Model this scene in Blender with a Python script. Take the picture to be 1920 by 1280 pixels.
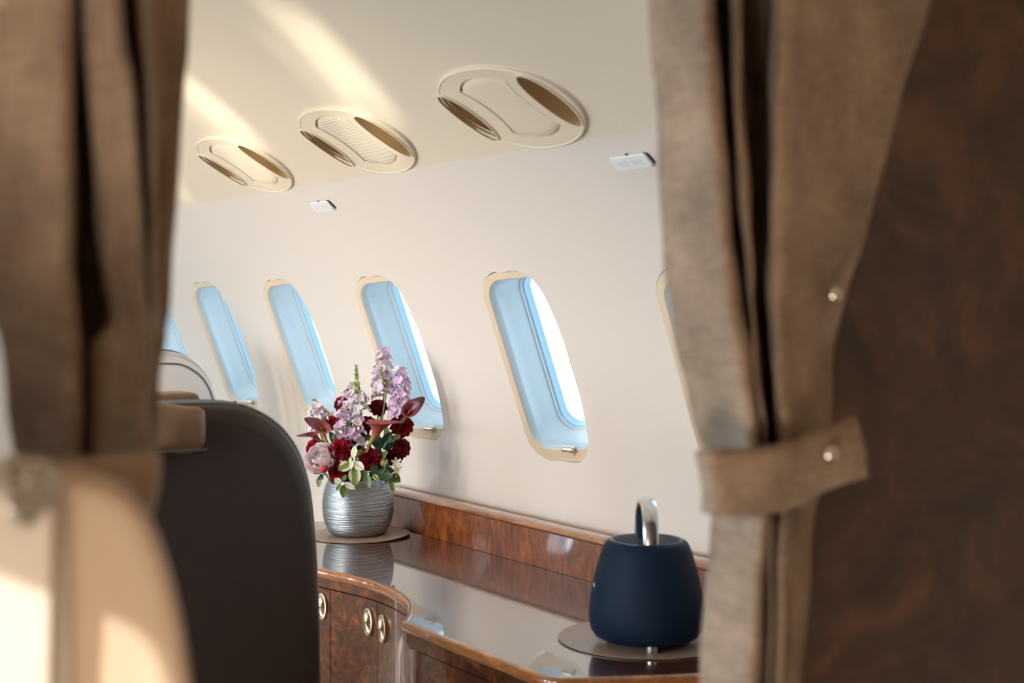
import bpy, bmesh, math, random
from mathutils import Vector, Matrix, Euler
random.seed(7)
PI = math.pi
scene = bpy.context.scene
COL = scene.collection
for o in list(bpy.data.objects):
    bpy.data.objects.remove(o)

# ------------------------------------------------------------------ camera
FPX = 2667.0
TH = math.atan(1717 / FPX)          # camera turned right of the cabin axis (+Y)
PH = math.atan(72 / FPX)            # slightly down
EYE = Vector((0, 0, 1.356))
FWD = Vector((math.sin(TH) * math.cos(PH), math.cos(TH) * math.cos(PH), -math.sin(PH)))
RGT = Vector((math.cos(TH), -math.sin(TH), 0))
UPV = RGT.cross(FWD)
cam = bpy.data.cameras.new('camera')
camo = bpy.data.objects.new('camera', cam)
COL.objects.link(camo)
camo.matrix_world = Matrix((
    (RGT.x, UPV.x, -FWD.x, EYE.x), (RGT.y, UPV.y, -FWD.y, EYE.y), (RGT.z, UPV.z, -FWD.z, EYE.z), (0, 0, 0, 1)))
cam.sensor_width = 36
cam.lens = FPX / 1920 * 36
cam.clip_start = 0.01
cam.dof.use_dof = True
cam.dof.focus_distance = 3.25
cam.dof.aperture_fstop = 4.8
scene.camera = camo

# ------------------------------------------------------------------ light and exposure
world = bpy.data.worlds.new('world')
scene.world = world
world.use_nodes = True
wn = world.node_tree.nodes
bg = wn['Background']
bg.inputs[0].default_value = (0.68, 0.87, 1.0, 1)
bg.inputs[1].default_value = 3.0

SUN_DIR = Vector((0.80, 0.46, -0.42)).normalized()
sun = bpy.data.lights.new('sun', 'SUN')
sun.energy = 8.5
sun.color = (1.0, 0.88, 0.74)
sun.angle = math.radians(0.6)
suno = bpy.data.objects.new('sun', sun)
COL.objects.link(suno)
suno.rotation_euler = SUN_DIR.to_track_quat('-Z', 'Y').to_euler()

# added second sun lamp, standing in for light glinting up off the wing
glint = bpy.data.lights.new('wing_glint', 'SUN')
glint.energy = 12.0
glint.color = (1.0, 0.90, 0.72)
glint.angle = math.radians(3.5)
glinto = bpy.data.objects.new('wing_glint', glint)
COL.objects.link(glinto)
glinto.rotation_euler = Vector((0.80, 0.50, 0.265)).to_track_quat('-Z', 'Y').to_euler()

scene.view_settings.view_transform = 'Standard'
scene.view_settings.look = 'None'
scene.view_settings.exposure = 0.05
scene.view_settings.gamma = 1.0
scene.view_settings.use_curve_mapping = False
cy = scene.cycles
cy.max_bounces = 10
cy.diffuse_bounces = 6
cy.glossy_bounces = 4
cy.transmission_bounces = 6
cy.transparent_max_bounces = 12
cy.sample_clamp_indirect = 6.0
cy.caustics_reflective = False
cy.caustics_refractive = False
cy.use_denoising = True


def lamp(name, kind, loc, aim, energy, color, size=0.2, size_y=None, spot=None, blend=0.5):
    l = bpy.data.lights.new(name, kind)
    l.energy = energy
    l.color = color
    if kind == 'AREA':
        l.size = size
        if size_y:
            l.shape = 'RECTANGLE'
            l.size_y = size_y
    else:
        l.shadow_soft_size = size
    if kind == 'SPOT':
        l.spot_size = spot
        l.spot_blend = blend
    o = bpy.data.objects.new(name, l)
    COL.objects.link(o)
    o.location = loc
    o.rotation_euler = (Vector(aim) - Vector(loc)).to_track_quat('-Z', 'Y').to_euler()
    return o


# warm unseen area lamps added to brighten the cabin and the vestibule
DAY_LEFT = 26.0                     # watts of the lamp added outside each left window
WARM = (1.0, 0.80, 0.58)
lamp('cabin_fill', 'AREA', (0.02, 3.0, 1.60), (1.2, 3.0, 1.75), 26, WARM, 0.08, 4.0)
lamp('vestibule_fill', 'AREA', (-0.42, -0.05, 0.55), (0.6, 0.75, 1.10), 14, (1.0, 0.80, 0.61), 0.35, 0.35)  # added low on the left in place of sunlight bounced off the floor

# ------------------------------------------------------------------ cabin section
# right wall: circle; ceiling: wide arc; mirrored about the cabin centre line
MIDX = 0.60
WCX, WCZ, WR = 0.858, 0.914, 0.90
CEX, CEZ, CR = 1.409, 1.626, 1.41
A0 = math.radians(55)
CCX, CCZ = CEX - CR * math.cos(A0), CEZ - CR * math.sin(A0)
YN, YF = -1.0, 6.4                 # rear wall, far wall


def wall_x(z):
    z = max(z, WCZ + WR * math.sin(-0.35 / WR))
    return WCX + math.sqrt(max(1e-6, WR * WR - (z - WCZ) ** 2))


def wall_pt(y, s):                 # s = arc length from the widest point, upward
    if s < -0.35:                  # straight dado below
        a = -0.35 / WR
        return Vector((WCX + WR * math.cos(a), y, WCZ + WR * math.sin(a) + (s + 0.35)))
    a = s / WR
    return Vector((WCX + WR * math.cos(a), y, WCZ + WR * math.sin(a)))


def ceil_pt(y, s):                 # s = arc length from the outboard edge, inboard
    a = A0 + s / CR
    return Vector((CCX + CR * math.cos(a), y, CCZ + CR * math.sin(a)))


def ray(x, y):
    return FWD + RGT * ((x - 960) / FPX) - UPV * ((y - 640) / FPX)


def at(x, y, axis, v):             # photo pixel -> point on the plane axis = v
    d = ray(x, y)
    return EYE + d * ((v - EYE[axis]) / d[axis])


def at_depth(x, y, z):             # photo pixel -> point at depth z along the optical axis
    return EYE + ray(x, y) * z


def on_circle(x, y, cx, cz, r):
    d = ray(x, y)
    ox, oz = EYE.x - cx, EYE.z - cz
    a = d.x ** 2 + d.z ** 2
    b = 2 * (ox * d.x + oz * d.z)
    c = ox * ox + oz * oz - r * r
    return EYE + d * ((-b + math.sqrt(b * b - 4 * a * c)) / (2 * a))


# ------------------------------------------------------------------ materials
def srgb(r, g, b):
    f = lambda c: (c / 12.92 if c <= 0.04045 else ((c + 0.055) / 1.055) ** 2.4)
    return (f(r / 255), f(g / 255), f(b / 255), 1)


def mat(name, color, rough=0.5, metal=0.0, coat=0.0, spec=0.5, noise=None, bump=None, sheen=0.0, trans=0.0, ior=1.5, aniso=0.0):
    m = bpy.data.materials.new(name)
    m.use_nodes = True
    nt = m.node_tree
    b = nt.nodes['Principled BSDF']
    b.inputs['Base Color'].default_value = color
    b.inputs['Roughness'].default_value = rough
    b.inputs['Metallic'].default_value = metal
    b.inputs['Coat Weight'].default_value = coat
    b.inputs['Coat Roughness'].default_value = 0.04
    b.inputs['Specular IOR Level'].default_value = spec
    b.inputs['Sheen Weight'].default_value = sheen
    b.inputs['Transmission Weight'].default_value = trans
    b.inputs['IOR'].default_value = ior
    if noise:                       # (scale, other colour, strength)
        n = nt.nodes.new('ShaderNodeTexNoise')
        n.inputs['Scale'].default_value = noise[0]
        n.inputs['Detail'].default_value = 5
        tc = nt.nodes.new('ShaderNodeTexCoord')
        nt.links.new(tc.outputs['Object'], n.inputs['Vector'])
        mx = nt.nodes.new('ShaderNodeMix')
        mx.data_type = 'RGBA'
        mx.inputs[6].default_value = color
        mx.inputs[7].default_value = noise[1]
        rmp = nt.nodes.new('ShaderNodeMapRange')
        rmp.inputs[1].default_value = 0.35
        rmp.inputs[2].default_value = 0.70
        rmp.inputs[4].default_value = noise[2]
        nt.links.new(n.outputs[0], rmp.inputs[0])
        nt.links.new(rmp.outputs[0], mx.inputs[0])
        nt.links.new(mx.outputs[2], b.inputs['Base Color'])
    if bump:                        # (scale, strength, distance)
        n2 = nt.nodes.new('ShaderNodeTexNoise')
        n2.inputs['Scale'].default_value = bump[0]
        n2.inputs['Detail'].default_value = 4
        tc2 = nt.nodes.new('ShaderNodeTexCoord')
        nt.links.new(tc2.outputs['Object'], n2.inputs['Vector'])
        bp = nt.nodes.new('ShaderNodeBump')
        bp.inputs['Strength'].default_value = bump[1]
        bp.inputs['Distance'].default_value = bump[2]
        nt.links.new(n2.outputs[0], bp.inputs['Height'])
        nt.links.new(bp.outputs[0], b.inputs['Normal'])
    return m


def mat_burl(name, dark, mid, light, scale=6.0, stretch=(1, 1, 1), vein=0.6, coat=1.0, rough=0.32, vscale=26, cior=1.6):
    m = bpy.data.materials.new(name)
    m.use_nodes = True
    nt = m.node_tree
    N, L = nt.nodes, nt.links
    b = N['Principled BSDF']
    tc = N.new('ShaderNodeTexCoord')
    mp = N.new('ShaderNodeMapping')
    mp.inputs['Scale'].default_value = stretch
    L.new(tc.outputs['Object'], mp.inputs[0])
    n1 = N.new('ShaderNodeTexNoise')
    n1.inputs['Scale'].default_value = scale
    n1.inputs['Detail'].default_value = 8
    n1.inputs['Roughness'].default_value = 0.65
    n1.inputs['Distortion'].default_value = 1.6
    L.new(mp.outputs[0], n1.inputs['Vector'])
    cr = N.new('ShaderNodeValToRGB')
    e = cr.color_ramp.elements
    e[0].position, e[0].color = 0.36, dark
    e[1].position, e[1].color = 0.68, light
    k = e.new(0.52)
    k.color = mid
    L.new(n1.outputs[0], cr.inputs[0])
    # dark burl squiggles: iso-lines of a distorted noise
    n2 = N.new('ShaderNodeTexNoise')
    n2.inputs['Scale'].default_value = vscale
    n2.inputs['Detail'].default_value = 3
    n2.inputs['Distortion'].default_value = 2.2
    L.new(mp.outputs[0], n2.inputs['Vector'])
    mt = N.new('ShaderNodeMath')
    mt.operation = 'PINGPONG'
    mt.inputs[1].default_value = 0.09
    L.new(n2.outputs[0], mt.inputs[0])
    mr = N.new('ShaderNodeMapRange')
    mr.inputs[1].default_value = 0.0
    mr.inputs[2].default_value = 0.028
    mr.inputs[3].default_value = vein
    mr.inputs[4].default_value = 0.0
    L.new(mt.outputs[0], mr.inputs[0])
    mx = N.new('ShaderNodeMix')
    mx.data_type = 'RGBA'
    L.new(mr.outputs[0], mx.inputs[0])
    L.new(cr.outputs[0], mx.inputs[6])
    mx.inputs[7].default_value = tuple(c * 0.35 for c in dark[:3]) + (1,)
    L.new(mx.outputs[2], b.inputs['Base Color'])
    b.inputs['Roughness'].default_value = rough
    b.inputs['Coat Weight'].default_value = coat
    b.inputs['Coat Roughness'].default_value = 0.03
    b.inputs['Coat IOR'].default_value = cior
    return m


def mat_linen(name, c1, c2):
    m = bpy.data.materials.new(name)
    m.use_nodes = True
    nt = m.node_tree
    N, L = nt.nodes, nt.links
    b = N['Principled BSDF']
    tc = N.new('ShaderNodeTexCoord')
    vals = []
    for sc in ((900, 900, 30), (40, 40, 1100), (14, 14, 14)):
        mp = N.new('ShaderNodeMapping')
        mp.inputs['Scale'].default_value = sc
        L.new(tc.outputs['Object'], mp.inputs[0])
        n = N.new('ShaderNodeTexNoise')
        n.inputs['Scale'].default_value = 1.0
        n.inputs['Detail'].default_value = 3
        L.new(mp.outputs[0], n.inputs['Vector'])
        vals.append(n)
    a1 = N.new('ShaderNodeMath')
    a1.operation = 'ADD'
    L.new(vals[0].outputs[0], a1.inputs[0])
    L.new(vals[1].outputs[0], a1.inputs[1])
    a2 = N.new('ShaderNodeMath')
    a2.operation = 'ADD'
    L.new(a1.outputs[0], a2.inputs[0])
    L.new(vals[2].outputs[0], a2.inputs[1])
    mr = N.new('ShaderNodeMapRange')
    mr.inputs[1].default_value = 1.15
    mr.inputs[2].default_value = 1.85
    L.new(a2.outputs[0], mr.inputs[0])
    mx = N.new('ShaderNodeMix')
    mx.data_type = 'RGBA'
    mx.inputs[6].default_value = c1
    mx.inputs[7].default_value = c2
    L.new(mr.outputs[0], mx.inputs[0])
    L.new(mx.outputs[2], b.inputs['Base Color'])
    b.inputs['Roughness'].default_value = 0.85
    b.inputs['Sheen Weight'].default_value = 0.15
    bp = N.new('ShaderNodeBump')
    bp.inputs['Strength'].default_value = 0.5
    bp.inputs['Distance'].default_value = 0.0008
    L.new(a1.outputs[0], bp.inputs['Height'])
    L.new(bp.outputs[0], b.inputs['Normal'])
    return m


def mat_brushed(name, color, rough=0.3, stretch=(30, 30, 900)):
    m = mat(name, color, rough, 1.0)
    nt = m.node_tree
    N, L = nt.nodes, nt.links
    b = N['Principled BSDF']
    tc = N.new('ShaderNodeTexCoord')
    mp = N.new('ShaderNodeMapping')
    mp.inputs['Scale'].default_value = stretch
    L.new(tc.outputs['Object'], mp.inputs[0])
    n = N.new('ShaderNodeTexNoise')
    n.inputs['Scale'].default_value = 1
    n.inputs['Detail'].default_value = 4
    L.new(mp.outputs[0], n.inputs['Vector'])
    bp = N.new('ShaderNodeBump')
    bp.inputs['Strength'].default_value = 1.0
    bp.inputs['Distance'].default_value = 0.004
    L.new(n.outputs[0], bp.inputs['Height'])
    L.new(bp.outputs[0], b.inputs['Normal'])
    return m


def mat_ramp(name, stops, axis=2, rough=0.5, noise=0.0, nscale=40, stripe=None, sheen=0.0, trans=0.0):
    """colour along a generated axis (0..1 of the part's own box), e.g. base to tip of a petal"""
    m = bpy.data.materials.new(name)
    m.use_nodes = True
    nt = m.node_tree
    N, L = nt.nodes, nt.links
    b = N['Principled BSDF']
    tc = N.new('ShaderNodeTexCoord')
    sp = N.new('ShaderNodeSeparateXYZ')
    L.new(tc.outputs['Generated'], sp.inputs[0])
    src = sp.outputs[axis]
    if noise:
        n = N.new('ShaderNodeTexNoise')
        n.inputs['Scale'].default_value = nscale
        n.inputs['Detail'].default_value = 4
        mp = N.new('ShaderNodeMapping')
        if stripe:
            mp.inputs['Scale'].default_value = stripe
        L.new(tc.outputs['Generated'] if stripe else tc.outputs['Object'], mp.inputs[0])
        L.new(mp.outputs[0], n.inputs['Vector'])
        ma = N.new('ShaderNodeMath')
        ma.operation = 'MULTIPLY_ADD'
        ma.inputs[1].default_value = noise
        L.new(n.outputs[0], ma.inputs[0])
        L.new(src, ma.inputs[2])
        ms = N.new('ShaderNodeMath')
        ms.operation = 'SUBTRACT'
        ms.inputs[1].default_value = noise / 2
        L.new(ma.outputs[0], ms.inputs[0])
        src = ms.outputs[0]
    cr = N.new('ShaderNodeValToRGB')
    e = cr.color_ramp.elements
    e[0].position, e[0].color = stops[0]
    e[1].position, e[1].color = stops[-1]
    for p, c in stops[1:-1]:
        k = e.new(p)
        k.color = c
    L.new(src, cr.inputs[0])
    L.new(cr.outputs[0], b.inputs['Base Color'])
    b.inputs['Roughness'].default_value = rough
    b.inputs['Sheen Weight'].default_value = sheen
    b.inputs['Subsurface Weight'].default_value = 0.25
    b.inputs['Subsurface Radius'].default_value = (0.01, 0.006, 0.006)
    return m


def mat_leaf(name, green, cream, edge=0.3):
    """variegated leaf: cream margin, green blotched centre, along the leaf's own width"""
    m = bpy.data.materials.new(name)
    m.use_nodes = True
    nt = m.node_tree
    N, L = nt.nodes, nt.links
    b = N['Principled BSDF']
    tc = N.new('ShaderNodeTexCoord')
    sp = N.new('ShaderNodeSeparateXYZ')
    L.new(tc.outputs['Generated'], sp.inputs[0])
    s1 = N.new('ShaderNodeMath')
    s1.operation = 'SUBTRACT'
    s1.inputs[1].default_value = 0.5
    L.new(sp.outputs[0], s1.inputs[0])
    ab = N.new('ShaderNodeMath')
    ab.operation = 'ABSOLUTE'
    L.new(s1.outputs[0], ab.inputs[0])
    n = N.new('ShaderNodeTexNoise')
    n.inputs['Scale'].default_value = 9
    n.inputs['Detail'].default_value = 4
    L.new(tc.outputs['Generated'], n.inputs['Vector'])
    ma = N.new('ShaderNodeMath')
    ma.operation = 'MULTIPLY_ADD'
    ma.inputs[1].default_value = 0.55
    L.new(n.outputs[0], ma.inputs[0])
    L.new(ab.outputs[0], ma.inputs[2])
    mr = N.new('ShaderNodeMapRange')
    mr.inputs[1].default_value = edge + 0.12
    mr.inputs[2].default_value = edge + 0.24
    L.new(ma.outputs[0], mr.inputs[0])
    mx = N.new('ShaderNodeMix')
    mx.data_type = 'RGBA'
    mx.inputs[6].default_value = green
    mx.inputs[7].default_value = cream
    L.new(mr.outputs[0], mx.inputs[0])
    L.new(mx.outputs[2], b.inputs['Base Color'])
    b.inputs['Roughness'].default_value = 0.42
    return m


M = {}
M['wall'] = mat('wall_panel', (0.76, 0.695, 0.63, 1), 0.42, noise=(160, (0.73, 0.66, 0.595, 1), 0.35), bump=(420, 0.06, 0.0006))
M['ceiling'] = mat('ceiling_panel', (0.76, 0.67, 0.53, 1), 0.45, noise=(140, (0.72, 0.63, 0.49, 1), 0.35), bump=(420, 0.06, 0.0006))
M['vent'] = mat('vent_plastic', (0.74, 0.645, 0.50, 1), 0.55)
M['vent_cup'] = mat('vent_cup_gold', (0.42, 0.27, 0.12, 1), 0.6)
M['frame'] = mat('window_frame_cream', (0.70, 0.58, 0.42, 1), 0.33)
M['reveal'] = mat('window_reveal_white', (0.56, 0.62, 0.65, 1), 0.28)
M['gasket'] = mat('window_gasket', (0.36, 0.56, 0.72, 1), 0.25)
M['chrome'] = mat('chrome', (0.82, 0.82, 0.80, 1), 0.12, 1.0)
M['nickel'] = mat('satin_nickel', (0.72, 0.66, 0.52, 1), 0.28, 1.0)
M['gunmetal'] = mat('knob_bronze', (0.35, 0.30, 0.22, 1), 0.3, 1.0)
M['carpet'] = mat('carpet', (0.42, 0.34, 0.26, 1), 0.95, noise=(90, (0.30, 0.24, 0.18, 1), 0.6), bump=(600, 0.4, 0.003))
M['burl_dark'] = mat_burl('burl_bulkhead', (0.022, 0.010, 0.007, 1), (0.050, 0.022, 0.012, 1), (0.105, 0.046, 0.022, 1), 9.0, vein=0.25, coat=0.6, rough=0.4, vscale=14, cior=1.45)
M['burl'] = mat_burl('burl_cabinet', (0.028, 0.007, 0.003, 1), (0.10, 0.024, 0.006, 1), (0.27, 0.072, 0.014, 1), 30.0, vein=0.6, vscale=60)
M['burl_splash'] = mat_burl('burl_backsplash', (0.10, 0.022, 0.005, 1), (0.26, 0.062, 0.011, 1), (0.42, 0.125, 0.022, 1), 22.0, stretch=(1, 1.5, 0.55), vein=0.9, vscale=62)
M['burl_top'] = mat_burl('burl_counter', (0.030, 0.010, 0.005, 1), (0.075, 0.022, 0.008, 1), (0.12, 0.038, 0.012, 1), 18.0, vein=0.5, vscale=50, cior=2.0, rough=0.25)
M['mould'] = mat_burl('moulding_wood', (0.20, 0.062, 0.016, 1), (0.34, 0.115, 0.030, 1), (0.46, 0.18, 0.055, 1), 14.0, stretch=(3, 1, 9), vein=0.35, vscale=24)
M['gap'] = mat('shadow_gap', (0.012, 0.007, 0.005, 1), 0.6)
M['speaker'] = mat('speaker_fabric', (0.0022, 0.012, 0.031, 1), 0.6, bump=(1500, 0.25, 0.0006), spec=0.22)
M['speaker_top'] = mat('speaker_top_rubber', (0.012, 0.030, 0.058, 1), 0.35)
M['steel'] = mat('speaker_steel', (0.72, 0.73, 0.74, 1), 0.22, 1.0)
M['mat'] = mat('leather_mat', (0.30, 0.20, 0.14, 1), 0.38, bump=(500, 0.1, 0.0006))
M['mat_edge'] = mat('leather_mat_edge', (0.55, 0.47, 0.36, 1), 0.6)
M['linen'] = mat_linen('linen_curtain', (0.150, 0.110, 0.082, 1), (0.46, 0.355, 0.27, 1))
M['linen_lining'] = mat('curtain_lining', (0.10, 0.08, 0.065, 1), 0.9)
M['leather_brown'] = mat('leather_taupe', (0.052, 0.032, 0.024, 1), 0.45, noise=(30, (0.042, 0.026, 0.020, 1), 0.6), bump=(350, 0.12, 0.001))
M['leather_tan'] = mat('leather_tan', (0.26, 0.14, 0.075, 1), 0.45, bump=(350, 0.12, 0.001))
M['leather_pale'] = mat('leather_pale_grey', (0.62, 0.60, 0.60, 1), 0.4, bump=(350, 0.1, 0.001))
M['leather_cream'] = mat('leather_cream', (0.60, 0.48, 0.37, 1), 0.42, bump=(300, 0.12, 0.001))
M['pad_white'] = mat('pad_off_white', (0.80, 0.75, 0.68, 1), 0.5)
M['piping'] = mat('piping_dark', (0.10, 0.09, 0.09, 1), 0.4)
M['piping_blue'] = mat('piping_grey', (0.28, 0.31, 0.35, 1), 0.3)
M['vase'] = mat_brushed('vase_brushed_metal', (0.42, 0.46, 0.50, 1), 0.32, (16, 16, 330))
M['vase_in'] = mat('vase_inside', (0.05, 0.05, 0.05, 1), 0.7)
M['placard'] = mat('placard_white', (0.80, 0.81, 0.80, 1), 0.4)
M['placard_ink'] = mat('placard_faded_print', (0.62, 0.68, 0.76, 1), 0.5, noise=(260, (0.76, 0.78, 0.79, 1), 1.0))
M['dark'] = mat('dark_rubber', (0.02, 0.018, 0.016, 1), 0.6)
M['sticker'] = mat('sticker_white', (0.82, 0.84, 0.86, 1), 0.5, noise=(320, (0.55, 0.60, 0.66, 1), 0.5))

# perforated speaker panel
m = mat('vent_grille', (0.74, 0.64, 0.49, 1), 0.45)
nt = m.node_tree
tc = nt.nodes.new('ShaderNodeTexCoord')
vo = nt.nodes.new('ShaderNodeTexVoronoi')
vo.inputs['Scale'].default_value = 300
vo.inputs['Randomness'].default_value = 0.0
nt.links.new(tc.outputs['Object'], vo.inputs['Vector'])
mr = nt.nodes.new('ShaderNodeMapRange')
mr.inputs[1].default_value = 0.28
mr.inputs[2].default_value = 0.38
nt.links.new(vo.outputs['Distance'], mr.inputs[0])
mx = nt.nodes.new('ShaderNodeMix')
mx.data_type = 'RGBA'
mx.inputs[6].default_value = (0.20, 0.15, 0.09, 1)
mx.inputs[7].default_value = (0.78, 0.70, 0.56, 1)
nt.links.new(mr.outputs[0], mx.inputs[0])
nt.links.new(mx.outputs[2], nt.nodes['Principled BSDF'].inputs['Base Color'])
M['grille'] = m

# clear pane: mostly transparent, a little reflection
m = bpy.data.materials.new('window_pane')
m.use_nodes = True
nt = m.node_tree
nt.nodes.remove(nt.nodes['Principled BSDF'])
tr = nt.nodes.new('ShaderNodeBsdfTransparent')
tr.inputs[0].default_value = (0.95, 0.97, 0.98, 1)
gl = nt.nodes.new('ShaderNodeBsdfGlossy')
gl.inputs['Roughness'].default_value = 0.03
ms = nt.nodes.new('ShaderNodeMixShader')
ms.inputs[0].default_value = 0.05
nt.links.new(tr.outputs[0], ms.inputs[1])
nt.links.new(gl.outputs[0], ms.inputs[2])
nt.links.new(ms.outputs[0], nt.nodes['Material Output'].inputs[0])
M['pane'] = m


# ------------------------------------------------------------------ object helpers
def link_mesh(name, me, material=None, parent=None, smooth=True):
    o = bpy.data.objects.new(name, me)
    COL.objects.link(o)
    if material is not None and not me.materials:
        me.materials.append(M[material] if isinstance(material, str) else material)
    if smooth:
        for p in me.polygons:
            p.use_smooth = True
    if parent is not None:
        o.parent = parent
    return o


def obj(name, bm, material=None, parent=None, smooth=True, sharp=35):
    bmesh.ops.recalc_face_normals(bm, faces=bm.faces)
    if smooth and sharp:
        lim = math.radians(sharp)
        for e in bm.edges:
            if len(e.link_faces) == 2 and e.calc_face_angle(0) > lim:
                e.smooth = False
    me = bpy.data.meshes.new(name)
    bm.to_mesh(me)
    bm.free()
    return link_mesh(name, me, material, parent, smooth)


def tag(o, label=None, cat=None, group=None, kind=None):
    if label: o['label'] = label
    if cat: o['category'] = cat
    if group: o['group'] = group
    if kind: o['kind'] = kind
    return o


def empty(name, loc=(0, 0, 0), parent=None):
    o = bpy.data.objects.new(name, None)
    o.empty_display_size = 0.05
    COL.objects.link(o)
    o.location = loc
    if parent: o.parent = parent
    return o


def place(bm, M4):
    bmesh.ops.transform(bm, matrix=M4, verts=bm.verts)
    return bm


def box(bm, x0, x1, y0, y1, z0, z1, bev=0.0, seg=2):
    r = bmesh.ops.create_cube(bm, size=1)
    vs = r['verts']
    for v in vs:
        v.co = Vector(((x0 + x1) / 2 + v.co.x * (x1 - x0), (y0 + y1) / 2 + v.co.y * (y1 - y0), (z0 + z1) / 2 + v.co.z * (z1 - z0)))
    if bev:
        es = list({e for v in vs for e in v.link_edges})
        bmesh.ops.bevel(bm, geom=es, offset=bev, segments=seg, affect='EDGES', profile=0.5)
    return bm


def grid(bm, rows, close_u=False, close_v=False):
    """rows: list of lists of Vectors -> quads"""
    V = [[bm.verts.new(p) for p in r] for r in rows]
    n, k = len(V), len(V[0])
    for i in range(n if close_u else n - 1):
        for j in range(k if close_v else k - 1):
            a, b_, c, d = V[i][j], V[i][(j + 1) % k], V[(i + 1) % n][(j + 1) % k], V[(i + 1) % n][j]
            try:
                bm.faces.new((a, b_, c, d))
            except ValueError:
                pass
    return V


def lathe(bm, prof, n=48, c=(0, 0, 0)):
    rows = []
    for r, z in prof:
        rows.append([Vector((c[0] + r * math.cos(2 * PI * j / n), c[1] + r * math.sin(2 * PI * j / n), c[2] + z)) for j in range(n)])
    V = grid(bm, rows, close_v=True)
    for row, (r, z) in ((V[0], prof[0]), (V[-1], prof[-1])):
        if r > 1e-5:
            try:
                bm.faces.new(row)
            except ValueError:
                pass
    bmesh.ops.remove_doubles(bm, verts=bm.verts, dist=1e-6)
    return bm


def tube(bm, pts, rad, n=8, caps=True, closed=False):
    pts = [Vector(p) for p in pts]
    m = len(pts)
    rows = []
    up = Vector((0.13, 0.21, 0.97)).normalized()
    prev = None
    for i, p in enumerate(pts):
        if closed:
            t = pts[(i + 1) % m] - pts[i - 1]
        else:
            t = pts[min(i + 1, m - 1)] - pts[max(i - 1, 0)]
        t.normalize()
        if prev is None:
            a = t.cross(up)
            if a.length < 1e-3: a = t.cross(Vector((1, 0, 0)))
        else:
            a = prev - t * prev.dot(t)
        a.normalize()
        prev = a
        b_ = t.cross(a)
        r = rad[i] if isinstance(rad, (list, tuple)) else rad
        rows.append([p + (a * math.cos(2 * PI * j / n) + b_ * math.sin(2 * PI * j / n)) * r for j in range(n)])
    V = grid(bm, rows, close_u=closed, close_v=True)
    if caps and not closed:
        bm.faces.new(V[0])
        bm.faces.new(V[-1])
    return bm


def catmull(pts, n=8):
    pts = [Vector(p) for p in pts]
    out = []
    for i in range(len(pts) - 1):
        p0, p1, p2, p3 = pts[max(i - 1, 0)], pts[i], pts[i + 1], pts[min(i + 2, len(pts) - 1)]
        for k in range(n):
            t = k / n
            out.append(0.5 * ((2 * p1) + (p2 - p0) * t + (2 * p0 - 5 * p1 + 4 * p2 - p3) * t * t + (3 * p1 - p0 - 3 * p2 + p3) * t ** 3))
    out.append(pts[-1])
    return out


def rrect(w, h, r, n=10):
    """rounded rectangle loop, centred; 4*n points + straight sides, counter-clockwise"""
    out = []
    for (cx, cy_, a0) in ((w / 2 - r, h / 2 - r, 0), (-w / 2 + r, h / 2 - r, PI / 2), (-w / 2 + r, -h / 2 + r, PI), (w / 2 - r, -h / 2 + r, 1.5 * PI)):
        for k in range(n + 1):
            a = a0 + PI / 2 * k / n
            out.append((cx + r * math.cos(a), cy_ + r * math.sin(a)))
    # densify the straight sides by fixed counts so that loops of different size match
    dense = []
    for i in range(len(out)):
        p, q = out[i], out[(i + 1) % len(out)]
        dense.append(p)
        if (i + 1) % (n + 1) == 0:
            k = 8 if ((i + 1) // (n + 1)) % 2 == 1 else 16
            for j in range(1, k):
                dense.append((p[0] + (q[0] - p[0]) * j / k, p[1] + (q[1] - p[1]) * j / k))
    return dense


def bay(bm, y0, y1, s0, s1, hole, fn, rings=7):
    """patch of a parametric surface with a hole (list of (y,s)); the patch border is met by rays from the hole centre"""
    cx = sum(p[0] for p in hole) / len(hole)
    cs = sum(p[1] for p in hole) / len(hole)
    n = len(hole)
    # border points: fixed grid around the rectangle so that neighbours share points
    ky, ks = 16, 22
    border = []
    for j in range(ky): border.append((y0 + (y1 - y0) * j / ky, s0))
    for j in range(ks): border.append((y1, s0 + (s1 - s0) * j / ks))
    for j in range(ky): border.append((y1 - (y1 - y0) * j / ky, s1))
    for j in range(ks): border.append((y0, s1 - (s1 - s0) * j / ks))
    nb = len(border)
    # resample the hole loop to nb points by angle
    hy = max(p[0] for p in hole) - min(p[0] for p in hole)
    hs = max(p[1] for p in hole) - min(p[1] for p in hole)

    def ang(p, wy, ws):
        return math.atan2((p[1] - cs) / ws, (p[0] - cx) / wy)
    rect = []
    for b_ in border:
        a = math.atan2((b_[1] - cs) / hs, (b_[0] - cx) / hy)
        rect.append(a)
    hl = sorted(((ang(p, hy, hs)), p) for p in hole)
    hl = [(hl[-1][0] - 2 * PI, hl[-1][1])] + hl + [(hl[0][0] + 2 * PI, hl[0][1])]
    inner = []
    for a in rect:
        for k in range(len(hl) - 1):
            if hl[k][0] <= a <= hl[k + 1][0]:
                t = (a - hl[k][0]) / max(1e-9, hl[k + 1][0] - hl[k][0])
                p, q = hl[k][1], hl[k + 1][1]
                inner.append((p[0] + (q[0] - p[0]) * t, p[1] + (q[1] - p[1]) * t))
                break
    rows = []
    for r in range(rings + 1):
        t = (r / rings) ** 1.4
        rows.append([fn(inner[i][0] + (border[i][0] - inner[i][0]) * t, inner[i][1] + (border[i][1] - inner[i][1]) * t) for i in range(nb)])
    V = grid(bm, rows, close_v=True)
    return V[0], inner


def strip(bm, ys, ss, fn):
    grid(bm, [[fn(y, s) for y in ys] for s in ss])


def frange(a, b, n):
    return [a + (b - a) * i / n for i in range(n + 1)]


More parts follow.
